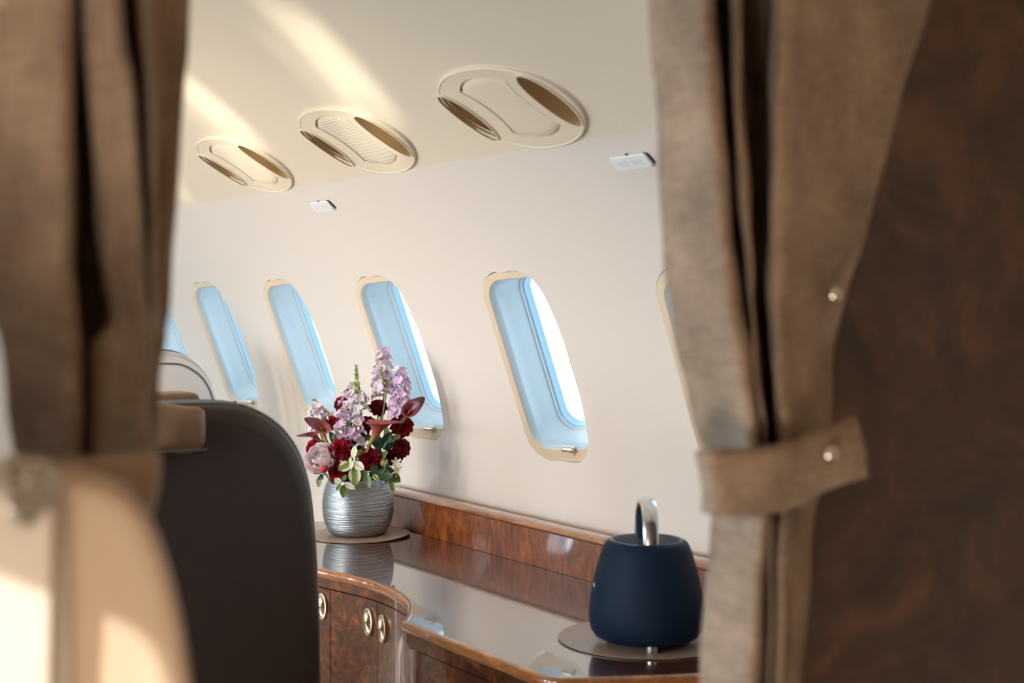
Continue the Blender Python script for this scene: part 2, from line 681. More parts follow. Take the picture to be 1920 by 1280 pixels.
# ------------------------------------------------------------------ right wall with window openings
FAR = [1.385, 2.012, 2.605, 3.212, 3.800, 4.375, 4.940, 5.510]     # far edge of each window
OPEN_W, S_TOP, S_BOT = 0.190, 0.541, 0.100
BAY0, BAY1 = -0.02, 0.66


def hole_loop(fe):
    w, h = OPEN_W + 0.036, S_TOP - S_BOT
    cy_, cs = fe + 0.036 - w / 2, (S_TOP + S_BOT) / 2
    out = []
    for a, b_ in rrect(w, h, 0.060):
        k = max(0.0, min(1.0, (a + 0.03) / (w / 2 + 0.03))) ** 1.5      # tuck the far corners behind the frame
        b_ -= (0.036 if b_ > 0 else 0.0) * k * abs(b_) / (h / 2)
        out.append((cy_ + a, cs + b_))
    return out


def build_wall(name, mirror):
    fn = wall_pt
    bm = bmesh.new()
    edges = [YN]
    cents = [f - OPEN_W / 2 for f in FAR]
    b0 = cents[0] - 0.30
    bounds = [b0] + [(cents[i] + cents[i + 1]) / 2 for i in range(len(cents) - 1)] + [cents[-1] + 0.30]
    lips = []
    for i, f in enumerate(FAR):
        lip, inner = bay(bm, bounds[i], bounds[i + 1], BAY0, BAY1, hole_loop(f), fn)
        lips.append((lip, inner))
    for lip, inner in lips:          # thickness of the panel at the opening
        prev = lip
        for d in (0.004, 0.022):
            row = []
            for (y, s) in inner:
                a = s / WR
                p = fn(y, s) + Vector((math.cos(a), 0, math.sin(a))) * d
                row.append(bm.verts.new(p))
            for k in range(len(row)):
                bm.faces.new((prev[k], prev[(k + 1) % len(row)], row[(k + 1) % len(row)], row[k]))
            prev = row
    # border points of the bays along y so that the strips match
    ysb = []
    for i in range(len(FAR)):
        ysb += [bounds[i] + (bounds[i + 1] - bounds[i]) * j / 16 for j in range(16)]
    ysb.append(bounds[-1])
    sl = frange(-0.945, BAY0, 18)
    su = frange(BAY1, 0.830, 6)
    sm = frange(BAY0, BAY1, 22)
    strip(bm, ysb, sl, fn)
    strip(bm, ysb, su, fn)
    for ya, yb in ((YN, bounds[0]), (bounds[-1], YF)):
        ys = frange(ya, yb, 12)
        if mirror and ya == YN:
            continue
        for ss in (sl, sm, su):
            strip(bm, ys, ss, fn)
    if mirror:                       # vestibule part of the left wall has its own window
        vy0, vy1, vs0, vs1 = VWIN
        vh = [((vy0 + vy1) / 2 + p[0], (vs0 + vs1) / 2 + p[1]) for p in rrect(vy1 - vy0, vs1 - vs0, 0.05)]
        ya, yb = YN, bounds[0]
        bay(bm, vy0 - 0.2, vy1 + 0.2, BAY0, 0.78, vh, fn)
        for yy0, yy1 in ((ya, vy0 - 0.2), (vy1 + 0.2, yb)):
            strip(bm, frange(yy0, yy1, 8), frange(-0.945, 0.830, 46), fn)
        strip(bm, frange(vy0 - 0.2, vy1 + 0.2, 16), sl, fn)
        strip(bm, frange(vy0 - 0.2, vy1 + 0.2, 16), frange(0.78, 0.830, 3), fn)
    bmesh.ops.remove_doubles(bm, verts=bm.verts, dist=1e-5)
    if mirror:
        for v in bm.verts:
            v.co.x = 2 * MIDX - v.co.x
    o = obj(name, bm, 'wall')
    tag(o, kind='structure')
    return o


VWIN = (0.315, 0.56, 0.40, 0.632)
build_wall('wall_right', False)
build_wall('wall_left', True)

# ------------------------------------------------------------------ windows
RW, RH = 0.216, 0.436


def ring_loop(inset_s, inset_t, inset_b, r):
    w, h = RW - 2 * inset_s, RH - inset_t - inset_b
    dv = (inset_b - inset_t) / 2
    return [(p[0], p[1] + dv) for p in rrect(w, h, r)]


def build_window(idx, fe, mirror=False):
    top = Vector((wall_x(1.418) - 0.019, fe + 0.000, 1.418))
    bot = Vector((wall_x(1.006) - 0.014, fe + 0.010, 1.006))
    v = (top - bot).normalized()
    tau = math.radians(3 if mirror else 13)
    u = Vector((math.sin(tau), -math.cos(tau), 0))
    u = (u - v * u.dot(v)).normalized()
    n = u.cross(v)                   # outboard
    if n.x < 0: n = -n
    org = (top + bot) / 2 + u * (RW / 2)
    root = empty('window_%d' % idx, (0, 0, 0))
    tag(root, kind='structure')

    def P(a, b_, d):
        q = org + u * a + v * b_ + n * d
        return Vector((2 * MIDX - q.x, q.y, q.z)) if mirror else q

    def loft(name, loops, m):
        bm = bmesh.new()
        grid(bm, [[P(a, b_, d) for (a, b_) in lp] for lp, d in loops], close_v=True)
        return obj(name, bm, m, root)
    # flat cream frame plate with softened edge and a dark back edge
    loft('frame', [(ring_loop(0.000, 0.000, 0.000, 0.060), 0.008), (ring_loop(0.0, 0.0, 0.0, 0.060), 0.002), (ring_loop(0.002, 0.002, 0.002, 0.058), 0.0),
                   (ring_loop(0.018, 0.015, 0.027, 0.048), 0.0), (ring_loop(0.020, 0.017, 0.029, 0.046), 0.002), (ring_loop(0.020, 0.017, 0.029, 0.046), 0.008)], 'frame')
    loft('frame_seal', [(ring_loop(0.002, 0.002, 0.002, 0.058), 0.0045), (ring_loop(-0.0022, -0.0016, -0.0012, 0.061), 0.005), (ring_loop(-0.0022, -0.0016, -0.0012, 0.061), 0.010), (ring_loop(0.0035, 0.0035, 0.0035, 0.058), 0.013)], 'dark')
    loft('frame_back', [(ring_loop(0.0035, 0.0035, 0.0035, 0.058), 0.013), (ring_loop(0.016, 0.018, 0.030, 0.046), 0.013)], 'reveal')
    # flange that closes the gap behind the panel on three sides (the far side stays open)
    fl = [(ring_loop(0.001, 0.001, 0.001, 0.059), 0.006), (ring_loop(-0.030, -0.030, -0.030, 0.080), 0.030)]
    keep = [k for k, (a, b_) in enumerate(fl[0][0]) if a > -RW / 2 + 0.03]
    bm = bmesh.new()
    rr = [[bm.verts.new(P(a, b_, d)) for a, b_ in lp_] for lp_, d in fl]
    nl = len(rr[0])
    for k in keep:
        k2 = (k + 1) % nl
        if k2 in keep:
            bm.faces.new((rr[0][k], rr[0][k2], rr[1][k2], rr[1][k]))
    bmesh.ops.delete(bm, geom=[v for v in bm.verts if not v.link_faces], context='VERTS')
    obj('frame_flange', bm, 'frame', root)
    i0 = (0.020, 0.017, 0.029)
    L = lambda k, r: ring_loop(i0[0] + k, i0[1] + k, i0[2] + k, r)
    loft('reveal', [(L(0.0, 0.046), 0.002), (L(0.003, 0.045), 0.010), (L(0.0035, 0.045), 0.018), (L(0.001, 0.046), 0.022),
                    (L(0.002, 0.046), 0.045), (L(0.006, 0.045), 0.072), (L(0.009, 0.044), 0.082)], 'reveal')
    loft('shade_track', [(L(0.009, 0.044), 0.082), (L(0.0125, 0.042), 0.0835), (L(0.0125, 0.042), 0.088), (L(0.015, 0.040), 0.090)], 'reveal')
    loft('gasket', [(L(0.015, 0.040), 0.090), (L(0.017, 0.039), 0.091), (L(0.018, 0.038), 0.099), (L(0.021, 0.036), 0.106)], 'gasket')
    bm = bmesh.new()
    lp = L(0.021, 0.035)
    lo = [[P(a, b_, d) for (a, b_) in lp] for d in (0.106, 0.110)]
    V = grid(bm, lo, close_v=True)
    bm.faces.new(V[0])
    bm.faces.new(V[1])
    obj('pane', bm, 'pane', root, smooth=False)
    # small metal pull at the lower near corner
    bm = bmesh.new()
    c = (-0.002, -0.1855)
    pts = [P(c[0] + k, c[1] - 0.06 * k, -0.004) for k in (0.0, 0.003, 0.006, 0.030, 0.033)]
    tube(bm, pts, [0.0035, 0.0068, 0.0055, 0.0072, 0.0060], 14)
    tube(bm, [P(c[0] + 0.026, c[1] - 0.016, 0.004), P(c[0] + 0.026, c[1], -0.002)], 0.005, 10)
    obj('pull_knob', bm, 'nickel', root)
    # daylight portal just outside the pane
    l = bpy.data.lights.new('window_daylight', 'AREA')
    l.shape = 'RECTANGLE'
    l.size, l.size_y = RW + 0.05, RH + 0.05
    if mirror:                       # lamp added outside the left panes to brighten the cabin
        l.energy = DAY_LEFT
        l.color = (0.77, 0.89, 1.0)
    else:
        l.cycles.is_portal = True
    lo_ = bpy.data.objects.new('window_daylight', l)
    COL.objects.link(lo_)
    pc = P(0, 0, 0.125)
    dirn = P(0, 0, 0) - P(0, 0, 1)
    lo_.location = pc
    lo_.rotation_euler = dirn.to_track_quat('-Z', 'Y').to_euler()
    return root


for i, f in enumerate(FAR):
    build_window(i + 1, f)
for i, f in enumerate(FAR):
    build_window(len(FAR) + 1 + i, f, True)
# vestibule window: plain frame and pane
root = empty('window_%d' % (2 * len(FAR) + 1))
tag(root, kind='structure')
vy0, vy1, vs0, vs1 = VWIN
lp = [((vy0 + vy1) / 2 + p[0], (vs0 + vs1) / 2 + p[1]) for p in rrect(vy1 - vy0, vs1 - vs0, 0.05)]


def mirror_wall(y, s, d=0):
    p = wall_pt(y, s) + Vector((math.cos(s / WR), 0, math.sin(s / WR))) * d
    return Vector((2 * MIDX - p.x, p.y, p.z))


def grow(loop, k):
    cy_ = sum(p[0] for p in loop) / len(loop)
    cs = sum(p[1] for p in loop) / len(loop)
    return [(p[0] + k * (1 if p[0] > cy_ else -1), p[1] + k * (1 if p[1] > cs else -1)) for p in loop]


bm = bmesh.new()
grid(bm, [[mirror_wall(y, s, d) for y, s in l_] for l_, d in ((grow(lp, 0.018), 0), (grow(lp, 0.018), -0.006), (lp, -0.006), (lp, 0.03))], close_v=True)
obj('frame', bm, 'frame', root)
bm = bmesh.new()
V = grid(bm, [[mirror_wall(y, s, d) for y, s in lp] for d in (0.026, 0.029)], close_v=True)
bm.faces.new(V[0]); bm.faces.new(V[1])
obj('pane', bm, 'pane', root, smooth=False)
l = bpy.data.lights.new('window_daylight', 'AREA')
l.shape = 'RECTANGLE'
l.size, l.size_y = vs1 - vs0, vy1 - vy0
l.cycles.is_portal = True
lo_ = bpy.data.objects.new('window_daylight', l)
COL.objects.link(lo_)
sm_ = (vs0 + vs1) / 2
lo_.location = mirror_wall((vy0 + vy1) / 2, sm_, 0.06)
lo_.rotation_euler = (mirror_wall(0, sm_, 0) - mirror_wall(0, sm_, 1)).to_track_quat('-Z', 'Y').to_euler()

# ------------------------------------------------------------------ ceiling with vent holes
VENTS = [2.032, 2.610, 3.206]
VA, VB, VS = 0.168, 0.1135, 0.121
S_END = 2 * (PI / 2 - A0) * CR
bm = bmesh.new()
bb = [VENTS[0] - 0.29] + [(VENTS[i] + VENTS[i + 1]) / 2 for i in range(2)] + [VENTS[-1] + 0.29]
for i, vy in enumerate(VENTS):
    hl = [(vy + (VA - 0.008) * math.cos(2 * PI * k / 60), VS + (VB - 0.008) * math.sin(2 * PI * k / 60)) for k in range(60)]
    bay(bm, bb[i], bb[i + 1], 0.0, 0.30, hl, ceil_pt)
ysb = []
for i in range(3):
    ysb += [bb[i] + (bb[i + 1] - bb[i]) * j / 16 for j in range(16)]
ysb.append(bb[-1])
strip(bm, ysb, frange(0.30, S_END, 30), ceil_pt)
for ya, yb in ((YN, bb[0]), (bb[-1], YF)):
    ys = frange(ya, yb, 20)
    strip(bm, ys, frange(0, 0.30, 22), ceil_pt)
    strip(bm, ys, frange(0.30, S_END, 30), ceil_pt)
# turned-down edge of the ceiling panel along the right wall
allys = sorted(set([round(y, 6) for y in frange(YN, bb[0], 20) + ysb + frange(bb[-1], YF, 20)]))


def ceil_edge(y, k):
    p = ceil_pt(y, 0)
    return p + (Vector((0.0015, 0, -0.0008)), Vector((0.004, 0, 0.001)), Vector((0.03, 0, 0.025)))[k]


grid(bm, [[ceil_pt(y, 0) for y in allys]] + [[ceil_edge(y, k) for y in allys] for k in range(3)])
bmesh.ops.remove_doubles(bm, verts=bm.verts, dist=1e-5)
tag(obj('ceiling', bm, 'ceiling', sharp=50), kind='structure')


# unseen sheet added above the ceiling panels to block the sky
bm = bmesh.new()
rows = []
for k in range(33):
    a = math.radians(50) + (PI - math.radians(100)) * k / 32
    rows.append([Vector((CCX + (CR + 0.10) * math.cos(a), y, CCZ + (CR + 0.10) * math.sin(a))) for y in (YN - 0.02, 1.5, 4.0, YF + 0.02)])
grid(bm, rows)
tag(obj('ceiling_sky_block', bm, 'dark'), kind='structure')


# ------------------------------------------------------------------ ceiling vents
def fill_loops(bm, loops, z, fn):
    vl = []
    for lp in loops:
        vs = [bm.verts.new(fn(p[0], p[1], z)) for p in lp]
        for i in range(len(vs)):
            bm.edges.new((vs[i], vs[(i + 1) % len(vs)]))
        vl.append(vs)
    es = [e for e in bm.edges if not e.link_faces]
    bmesh.ops.triangle_fill(bm, edges=es, use_beauty=True, use_dissolve=False)
    return vl


def ellipse(cx, cy_, a, b_, n=48, p=2.0):
    out = []
    for k in range(n):
        t = 2 * PI * k / n
        c, s = math.cos(t), math.sin(t)
        out.append((cx + a * math.copysign(abs(c) ** (2 / p), c), cy_ + b_ * math.copysign(abs(s) ** (2 / p), s)))
    return out


def panel_loop(k=0.0):
    """centre panel: straight-ish sides along the outlets, bulging ends; (along Y, across)"""
    hw, hh = 0.073 - k, 0.088 - k
    out = []
    for i in range(16):
        t = -1 + 2 * i / 15
        out.append((hw * (1 - 0.18 * (1 - t * t)) * 1.0, hh * t * 0.72))
    for i in range(1, 16):
        t = 1 - 2 * i / 15
        out.append((hw * t, hh * (0.72 + 0.28 * (1 - abs(t) ** 2.2))))
    for i in range(1, 16):
        t = 1 - 2 * i / 15
        out.append((-hw * (1 - 0.18 * (1 - t * t)), hh * t * 0.72))
    for i in range(1, 15):
        t = -1 + 2 * i / 15
        out.append((hw * t, -hh * (0.72 + 0.28 * (1 - abs(t) ** 2.2))))
    return out


BEND = [True]


def build_vent(vy, label, grille):
    a = A0 + VS / CR
    c = ceil_pt(vy, VS)
    nrm = Vector((-math.cos(a), 0, -math.sin(a)))        # into the cabin
    vdir = Vector((-math.sin(a), 0, math.cos(a)))         # inboard and up along the ceiling
    root = empty('ceiling_vent', c)

    def fn(p, q, z):
        return Vector((0, p, 0)) + vdir * q + nrm * (z + (q * q / (2 * CR) if BEND[0] else 0))
    outer = ellipse(0, 0, VA, VB, 64, 2.1)
    hn = ellipse(-0.122, 0.0, 0.030, 0.070, 40)
    hf = ellipse(0.134, 0.0, 0.027, 0.068, 40)
    pl = panel_loop(0)
    bm = bmesh.new()
    H = 0.006
    loops = [outer, hn, hf, pl]
    BEND[0] = False
    vl = fill_loops(bm, [[(p[0] * 0.985, p[1] * 0.98) for p in outer], hn, hf, pl], H, fn)
    BEND[0] = True
    for v in bm.verts:
        q = v.co.dot(vdir)
        v.co += nrm * (q * q / (2 * CR))
    prev = vl[0]
    for sc, z in ((0.995, 0.0045), (1.0, 0.002), (1.0, -0.002)):
        row = [bm.verts.new(fn(p[0] * sc, p[1] * sc, z)) for p in outer]
        for k in range(len(row)):
            bm.faces.new((prev[k], prev[(k + 1) % len(row)], row[(k + 1) % len(row)], row[k]))
        prev = row
    prev = vl[3]
    row = [bm.verts.new(fn(p[0], p[1], 0.001)) for p in pl]
    for k in range(len(row)):
        bm.faces.new((prev[k], prev[(k + 1) % len(row)], row[(k + 1) % len(row)], row[k]))
    obj('plate', bm, 'vent', root, sharp=40)
    # raised lip round the plate
    bm = bmesh.new()
    tube(bm, [fn(p[0] * 0.985, p[1] * 0.98, H - 0.0012) for p in outer], 0.0026, 8, closed=True)
    obj('rim', bm, 'vent', root)
    for lp in (hn, hf):
        cx = sum(p[0] for p in lp) / len(lp)
        bm = bmesh.new()
        rows = []
        for sc, z in ((1.10, H), (1.07, H + 0.004), (1.0, H + 0.004), (0.97, H - 0.002), (0.93, -0.012), (0.80, -0.030), (0.5, -0.040), (0.1, -0.042)):
            rows.append([fn(cx + (p[0] - cx) * sc, p[1] * (1 + (sc - 1) * 0.6) - (0.012 * max(0, -z) / 0.03), z) for p in lp])
        V = grid(bm, rows[2:], close_v=True)
        bm.faces.new(V[-1])
        ao = obj('air_outlet', bm, 'vent_cup', root)
        bm = bmesh.new()
        grid(bm, rows[:3], close_v=True)
        obj('outlet_rim', bm, 'vent', ao)
    bm = bmesh.new()
    rows = [[fn(p[0], p[1], -0.001) for p in panel_loop(-0.004)]] + [[fn(p[0] * s, p[1] * s, z) for p in panel_loop(0.0035)] for s, z in ((1.0, 0.0005), (0.99, 0.0038), (0.965, 0.0052), (0.8, 0.0056), (0.5, 0.0058), (0.2, 0.006), (0.02, 0.006))]
    V = grid(bm, rows, close_v=True)
    bm.faces.new(V[-1])
    obj('speaker_grille' if grille else 'cover_panel', bm, 'grille' if grille else 'vent', root)
    tag(root, label, 'air vent', 'oval vents along the ceiling edge')


build_vent(VENTS[0], 'large oval cream ceiling vent with plain centre panel, above the placard beside the curtain', False)
build_vent(VENTS[1], 'oval cream ceiling vent with perforated speaker grille in its centre', True)
build_vent(VENTS[2], 'oval cream ceiling vent with plain centre panel, farthest along the cabin from the bulkhead', False)


# ------------------------------------------------------------------ placards on the wall
def placard(px, py, label):
    c = on_circle(px, py, WCX, WCZ, WR)
    s = math.asin((c.z - WCZ) / WR) * WR
    a = s / WR
    vdir = Vector((-math.sin(a), 0, math.cos(a)))
    nin = Vector((-math.cos(a), 0, -math.sin(a)))
    root = empty('placard', c)
    fn = lambda p, q, z: Vector((0, p, 0)) + vdir * q + nin * z
    bm = bmesh.new()
    lp = rrect(0.098, 0.030, 0.008, 6)
    lo = [[fn(p[0] * s_, p[1] * (s_ if s_ == 1 else s_ - 0.06), z) for p in lp] for s_, z in ((1, 0.003), (1, 0.0055), (0.97, 0.0075))]
    V = grid(bm, lo, close_v=True)
    bm.faces.new(V[0]); bm.faces.new(V[-1])
    obj('plate', bm, 'placard', root)
    bm = bmesh.new()
    lp2 = rrect(0.092, 0.026, 0.006, 6)
    V = grid(bm, [[fn(p[0] - 0.006, p[1], z) for p in lp2] for z in (-0.0005, 0.0032)], close_v=True)
    bm.faces.new(V[0]); bm.faces.new(V[-1])
    obj('gap_shade', bm, 'dark', root)  # dark sheet painting the shaded gap at the near end of the plate
    for sg in (-1, 1):
        bm = bmesh.new()
        lp3 = rrect(0.027, 0.011, 0.003, 4)
        V = grid(bm, [[fn(p[0] + sg * 0.019, p[1], z) for p in lp3] for z in (0.0070, 0.0079)], close_v=True)
        bm.faces.new(V[-1])
        obj('faded_print', bm, 'placard_ink', root)
    bm = bmesh.new()
    tube(bm, [fn(-0.002, 0.0155, 0.002), fn(-0.002, 0.0155, 0.005)], 0.0022, 8)
    obj('screw', bm, 'dark', root)
    tag(root, label, 'placard')


placard(1186, 300, 'small white placard with faded print on the wall beside the orange-brown curtain')
placard(606, 384, 'small white placard with faded print on the wall below the grille vent')

# ------------------------------------------------------------------ floor, end walls, bulkheads
bm = bmesh.new()
box(bm, -0.5, 1.7, YN, YF, -0.06, 0.0)
# keep the slab inside the section: narrow at the sides
tag(obj('floor', bm, 'carpet', smooth=False), kind='structure')


def section(z):                     # half width of the cabin at height z, measured to the right wall
    if z <= CEZ:
        return wall_x(z)
    return CCX + math.sqrt(max(0, CR * CR - (z - CCZ) ** 2))


def slab_section(name, y0, y1, xin, side, material, zb=0.0):
    """bulkhead panel between an inner vertical edge xin and the fuselage wall; side=+1 right, -1 left, 0 whole"""
    bm = bmesh.new()
    zt = CCZ + CR - 0.002
    zs = [z for z in frange(zb, CEZ, 24)] + frange(CEZ, zt, 16)[1:]
    pts = []
    for z in zs:
        x = section(z) + 0.004
        x = x if side >= 0 else 2 * MIDX - x
        pts.append((x, z))
    if side > 0:
        pts = [p for p in pts if p[0] > xin] + []
        ztop = pts[-1][1]
        poly = pts + [(xin, ztop), (xin, zb)]
    elif side < 0:
        pts = [p for p in pts if p[0] < xin]
        poly = pts + [(xin, pts[-1][1]), (xin, zb)]
    else:
        poly = pts + [(2 * MIDX - p[0], p[1]) for p in reversed(pts)]
    lo = [[Vector((p[0], y, p[1])) for p in poly] for y in (y0, y1)]
    V = grid(bm, lo, close_v=True)
    bm.faces.new(V[0]); bm.faces.new(V[1])
    return tag(obj(name, bm, material, smooth=False), kind='structure')


BY0, BY1 = 0.885, 0.925
JR, JL = 0.86, 0.175
slab_section('wall_bulkhead_right', BY0, BY1, JR, 1, 'burl_dark')
slab_section('wall_bulkhead_left', BY0, BY1, JL, -1, 'burl_dark')
slab_section('wall_far', YF - 0.02, YF + 0.02, 0, 0, 'wall')
slab_section('wall_rear', YN - 0.02, YN + 0.02, 0, 0, 'wall')
bm = bmesh.new()
box(bm, JL, JR, BY0, BY1, 1.70, 1.885)
tag(obj('trim_1', bm, 'burl_dark', smooth=False), kind='structure')


# ------------------------------------------------------------------ sideboard: counter, backsplash, cabinets
def project(p):
    v = Vector(p) - EYE
    z = v.dot(FWD)
    return 960 + FPX * v.dot(RGT) / z, 640 - FPX * v.dot(UPV) / z


ZT = 0.800
FRONT_FAR = catmull([Vector(p + (0,)) for p in ((1.178, 3.30), (1.184, 3.16), (1.206, 2.96), (1.262, 2.70), (1.290, 2.55), (1.286, 2.43), (1.262, 2.33), (1.222, 2.25), (1.176, 2.186))], 8)
FRONT_NEAR = [Vector(p + (0,)) for p in ((1.1735, 2.178), (1.173, 2.05), (1.173, 1.92), (1.173, 1.80), (1.1735, 1.765))] + \
    catmull([Vector(p + (0,)) for p in ((1.1745, 1.752), (1.182, 1.728), (1.205, 1.708), (1.300, 1.661), (1.450, 1.588), (1.660, 1.486))], 6)
FRONT = FRONT_FAR + FRONT_NEAR


def offset(poly, d):                # to the right-hand side of travel (into the counter) = +d toward +X
    out = []
    for i, p in enumerate(poly):
        t = (poly[min(i + 1, len(poly) - 1)] - poly[max(i - 1, 0)])
        t = Vector((t.x, t.y, 0)).normalized()
        nrm = Vector((-t.y, t.x, 0))
        if nrm.x < 0 and abs(nrm.x) > abs(nrm.y) * 0.2 or (abs(nrm.x) <= abs(nrm.y) * 0.2 and nrm.y < 0):
            nrm = -nrm
        out.append(p + nrm * d)
    return out


def prism(bm, poly, z0, z1):
    lo = [[Vector((p.x, p.y, z)) for p in poly] for z in (z0, z1)]
    V = grid(bm, lo, close_v=True)
    bm.faces.new(V[0]); bm.faces.new(V[1])
    return bm


def ribbon(bm, poly, d0, d1, z0, z1):
    """thin upright panel following a polyline between two inward offsets"""
    a, b_ = offset(poly, d0), offset(poly, d1)
    if poly is FRONT_FAR:
        for p in a + b_: p.y = max(p.y, 2.184)
    rows = []
    for z, line in ((z0, a), (z1, a), (z1, b_), (z0, b_)):
        rows.append([Vector((p.x, p.y, z)) for p in line])
    V = grid(bm, rows, close_u=True)
    bm.faces.new([r[0] for r in V]); bm.faces.new([r[-1] for r in V])
    return bm


BACKX = 1.660
counter = empty('countertop', (1.4, 2.5, ZT))


def cobj(name, bm, m, parent, sharp=35, smooth=True):
    o = obj(name, bm, m, None, smooth, sharp)
    o.parent = parent
    o.matrix_parent_inverse = parent.matrix_world.inverted() if False else Matrix.Translation(-parent.location) if parent.parent is None else Matrix.Identity(4)
    return o


bm = bmesh.new()
inner = offset(FRONT, 0.013)
prism(bm, inner + [Vector((BACKX + 0.03, 1.50, 0)), Vector((BACKX + 0.03, 3.30, 0))], ZT - 0.019, ZT)
cobj('veneer_top', bm, 'burl_top', counter, smooth=False)
bm = bmesh.new()
prof = [(0.016, -0.0005), (0.010, 0.0012), (0.005, 0.0004), (0.0015, -0.003), (0.0, -0.008), (0.0005, -0.013), (0.004, -0.0175), (0.009, -0.0198), (0.018, -0.0203)]
grid(bm, [[Vector((p.x, p.y, ZT + z)) for p in offset(FRONT, d)] for d, z in prof])
cobj('edge_moulding', bm, 'mould', counter, sharp=60)
bm = bmesh.new()
box(bm, BACKX, BACKX + 0.03, 1.49, 3.30, ZT + 0.0005, 0.880)
cobj('backsplash', bm, 'burl_splash', counter, smooth=False)
bm = bmesh.new()
pr = [(BACKX + 0.03, 0.8785), (BACKX - 0.004, 0.8788), (BACKX - 0.0085, 0.884), (BACKX - 0.0045, 0.8900), (BACKX + 0.010, 0.8930), (BACKX + 0.032, 0.8925), (BACKX + 0.043, 0.888), (BACKX + 0.050, 0.872), (1.753, 0.870), (1.753, 0.860), (BACKX + 0.03, 0.860)]
rows = [[Vector((x, y, z)) for x, z in pr] for y in (1.49, 3.30)]
V = grid(bm, rows, close_v=True)
bm.faces.new(V[0]); bm.faces.new(V[1])
cobj('ledge_cap', bm, 'mould', counter, sharp=60)
tag(counter, 'glossy dark burl wood counter with raised backsplash and rounded caramel edge along the wall', 'countertop')


def cut(poly, y0, y1):
    """part of a front polyline between two Y values (Y falls along the list)"""
    pts = []
    for i in range(len(poly) - 1):
        p, q = poly[i], poly[i + 1]
        for yv in (y1, y0):
            if (p.y - yv) * (q.y - yv) < 0:
                t = (yv - p.y) / (q.y - p.y)
                pts.append((p.lerp(q, t), yv))
        if y0 < q.y < y1:
            pts.append((q, q.y))
        if i == 0 and y0 < p.y < y1:
            pts.insert(0, (p, p.y))
    pts.sort(key=lambda k: -k[1])
    return [p for p, _ in pts]


def y_at_px(x, z=0.70):             # where the cabinet front crosses a photo column
    best = None
    for p in catmull(offset(FRONT_FAR, 0.014), 4):
        d = abs(project((p.x, p.y, z))[0] - x)
        if best is None or d < best[0]:
            best = (d, p.y)
    return best[1]


def latch(parent, poly, yy, z, off):
    k = min(range(len(poly)), key=lambda i: abs(poly[i].y - yy))
    k = max(1, min(len(poly) - 2, k))
    t = (poly[k + 1] - poly[k - 1]).normalized()
    nrm = Vector((-t.y, t.x, 0))
    if nrm.x > 0: nrm = -nrm
    p0 = offset(poly, off)[k]
    c = Vector((p0.x, yy, z))
    X = Matrix((
        (t.x, 0, nrm.x, c.x), (t.y, 0, nrm.y, c.y), (0, 1, 0, c.z), (0, 0, 0, 1)))
    # oval escutcheon
    bm = bmesh.new()
    rows = [[Vector((0.0165 * s * math.cos(a), 0.0295 * s * math.sin(a), zz)) for a in frange(0, 2 * PI, 32)[:-1]] for s, zz in ((1.0, 0.0), (1.0, 0.002), (0.95, 0.0045), (0.84, 0.005), (0.78, 0.003), (0.76, 0.001), (0.4, -0.003), (0.05, -0.004))]
    grid(bm, rows, close_v=True)
    place(bm, X)
    lo_ = obj('latch', bm, 'nickel', None)
    lo_.parent = parent
    # domed push button filling the upper part of the oval
    bm = bmesh.new()
    rows = []
    for s, zz in ((1.0, 0.001), (0.97, 0.005), (0.8, 0.0085), (0.5, 0.0105), (0.05, 0.011)):
        rows.append([Vector((0.0122 * s * math.cos(a), 0.006 + max(-0.010, 0.0165 * math.sin(a)) * s, zz)) for a in frange(0, 2 * PI, 32)[:-1]])
    grid(bm, rows, close_v=True)
    place(bm, X)
    b_ = obj('push_button', bm, 'nickel', None)
    b_.parent = lo_
    return lo_


def parent_root(o):
    while o.parent: o = o.parent
    return o


def sub(o, parent):                 # world-space mesh under a part of a root that sits away from the origin
    o.parent = parent               # parts built in place have an identity world matrix
    return o


# curved-front cabinet
cab = empty('curved_cabinet', (1.45, 2.9, 0.0))
bm = bmesh.new()
prism(bm, [Vector((p.x, max(p.y, 2.184), 0)) for p in offset(FRONT_FAR, 0.030)] + [Vector((BACKX + 0.02, 2.19, 0)), Vector((BACKX + 0.02, 3.30, 0))], 0.0, ZT - 0.0195)
cobj('body', bm, 'gap', cab, smooth=False)
bm = bmesh.new()
ribbon(bm, FRONT_FAR, 0.014, 0.031, 0.7605, ZT - 0.0205)
cobj('fascia', bm, 'burl', cab, sharp=40)
y1, y2 = y_at_px(621), y_at_px(707)
seams = [3.29, 2.98, y1, y2, 2.215]
doors = []
for i in range(4):
    ya, yb = seams[i + 1] + 0.0012, seams[i] - 0.0012
    bm = bmesh.new()
    ribbon(bm, cut(FRONT_FAR, ya, yb), 0.014, 0.031, 0.07, 0.7580)
    d = obj('door', bm, 'burl', None, sharp=40)
    d.parent = cab
    d.matrix_parent_inverse = Matrix.Translation(-cab.location)
    doors.append(d)


def latch_on(door, px, py):
    # find the point of the front curve that projects to the photo pixel
    best = None
    for p in catmull(offset(FRONT_FAR, 0.0135), 6):
        z = at(px, py, 1, p.y).z
        d = abs(project((p.x, p.y, z))[0] - px)
        if best is None or d < best[0]:
            best = (d, p, z)
    dense = catmull(FRONT_FAR, 3)
    latch(door, dense, best[1].y, best[2], 0.0135)


latch_on(doors[1], 604, 1136)
latch_on(doors[2], 692, 1165)
latch_on(doors[3], 719, 1178)
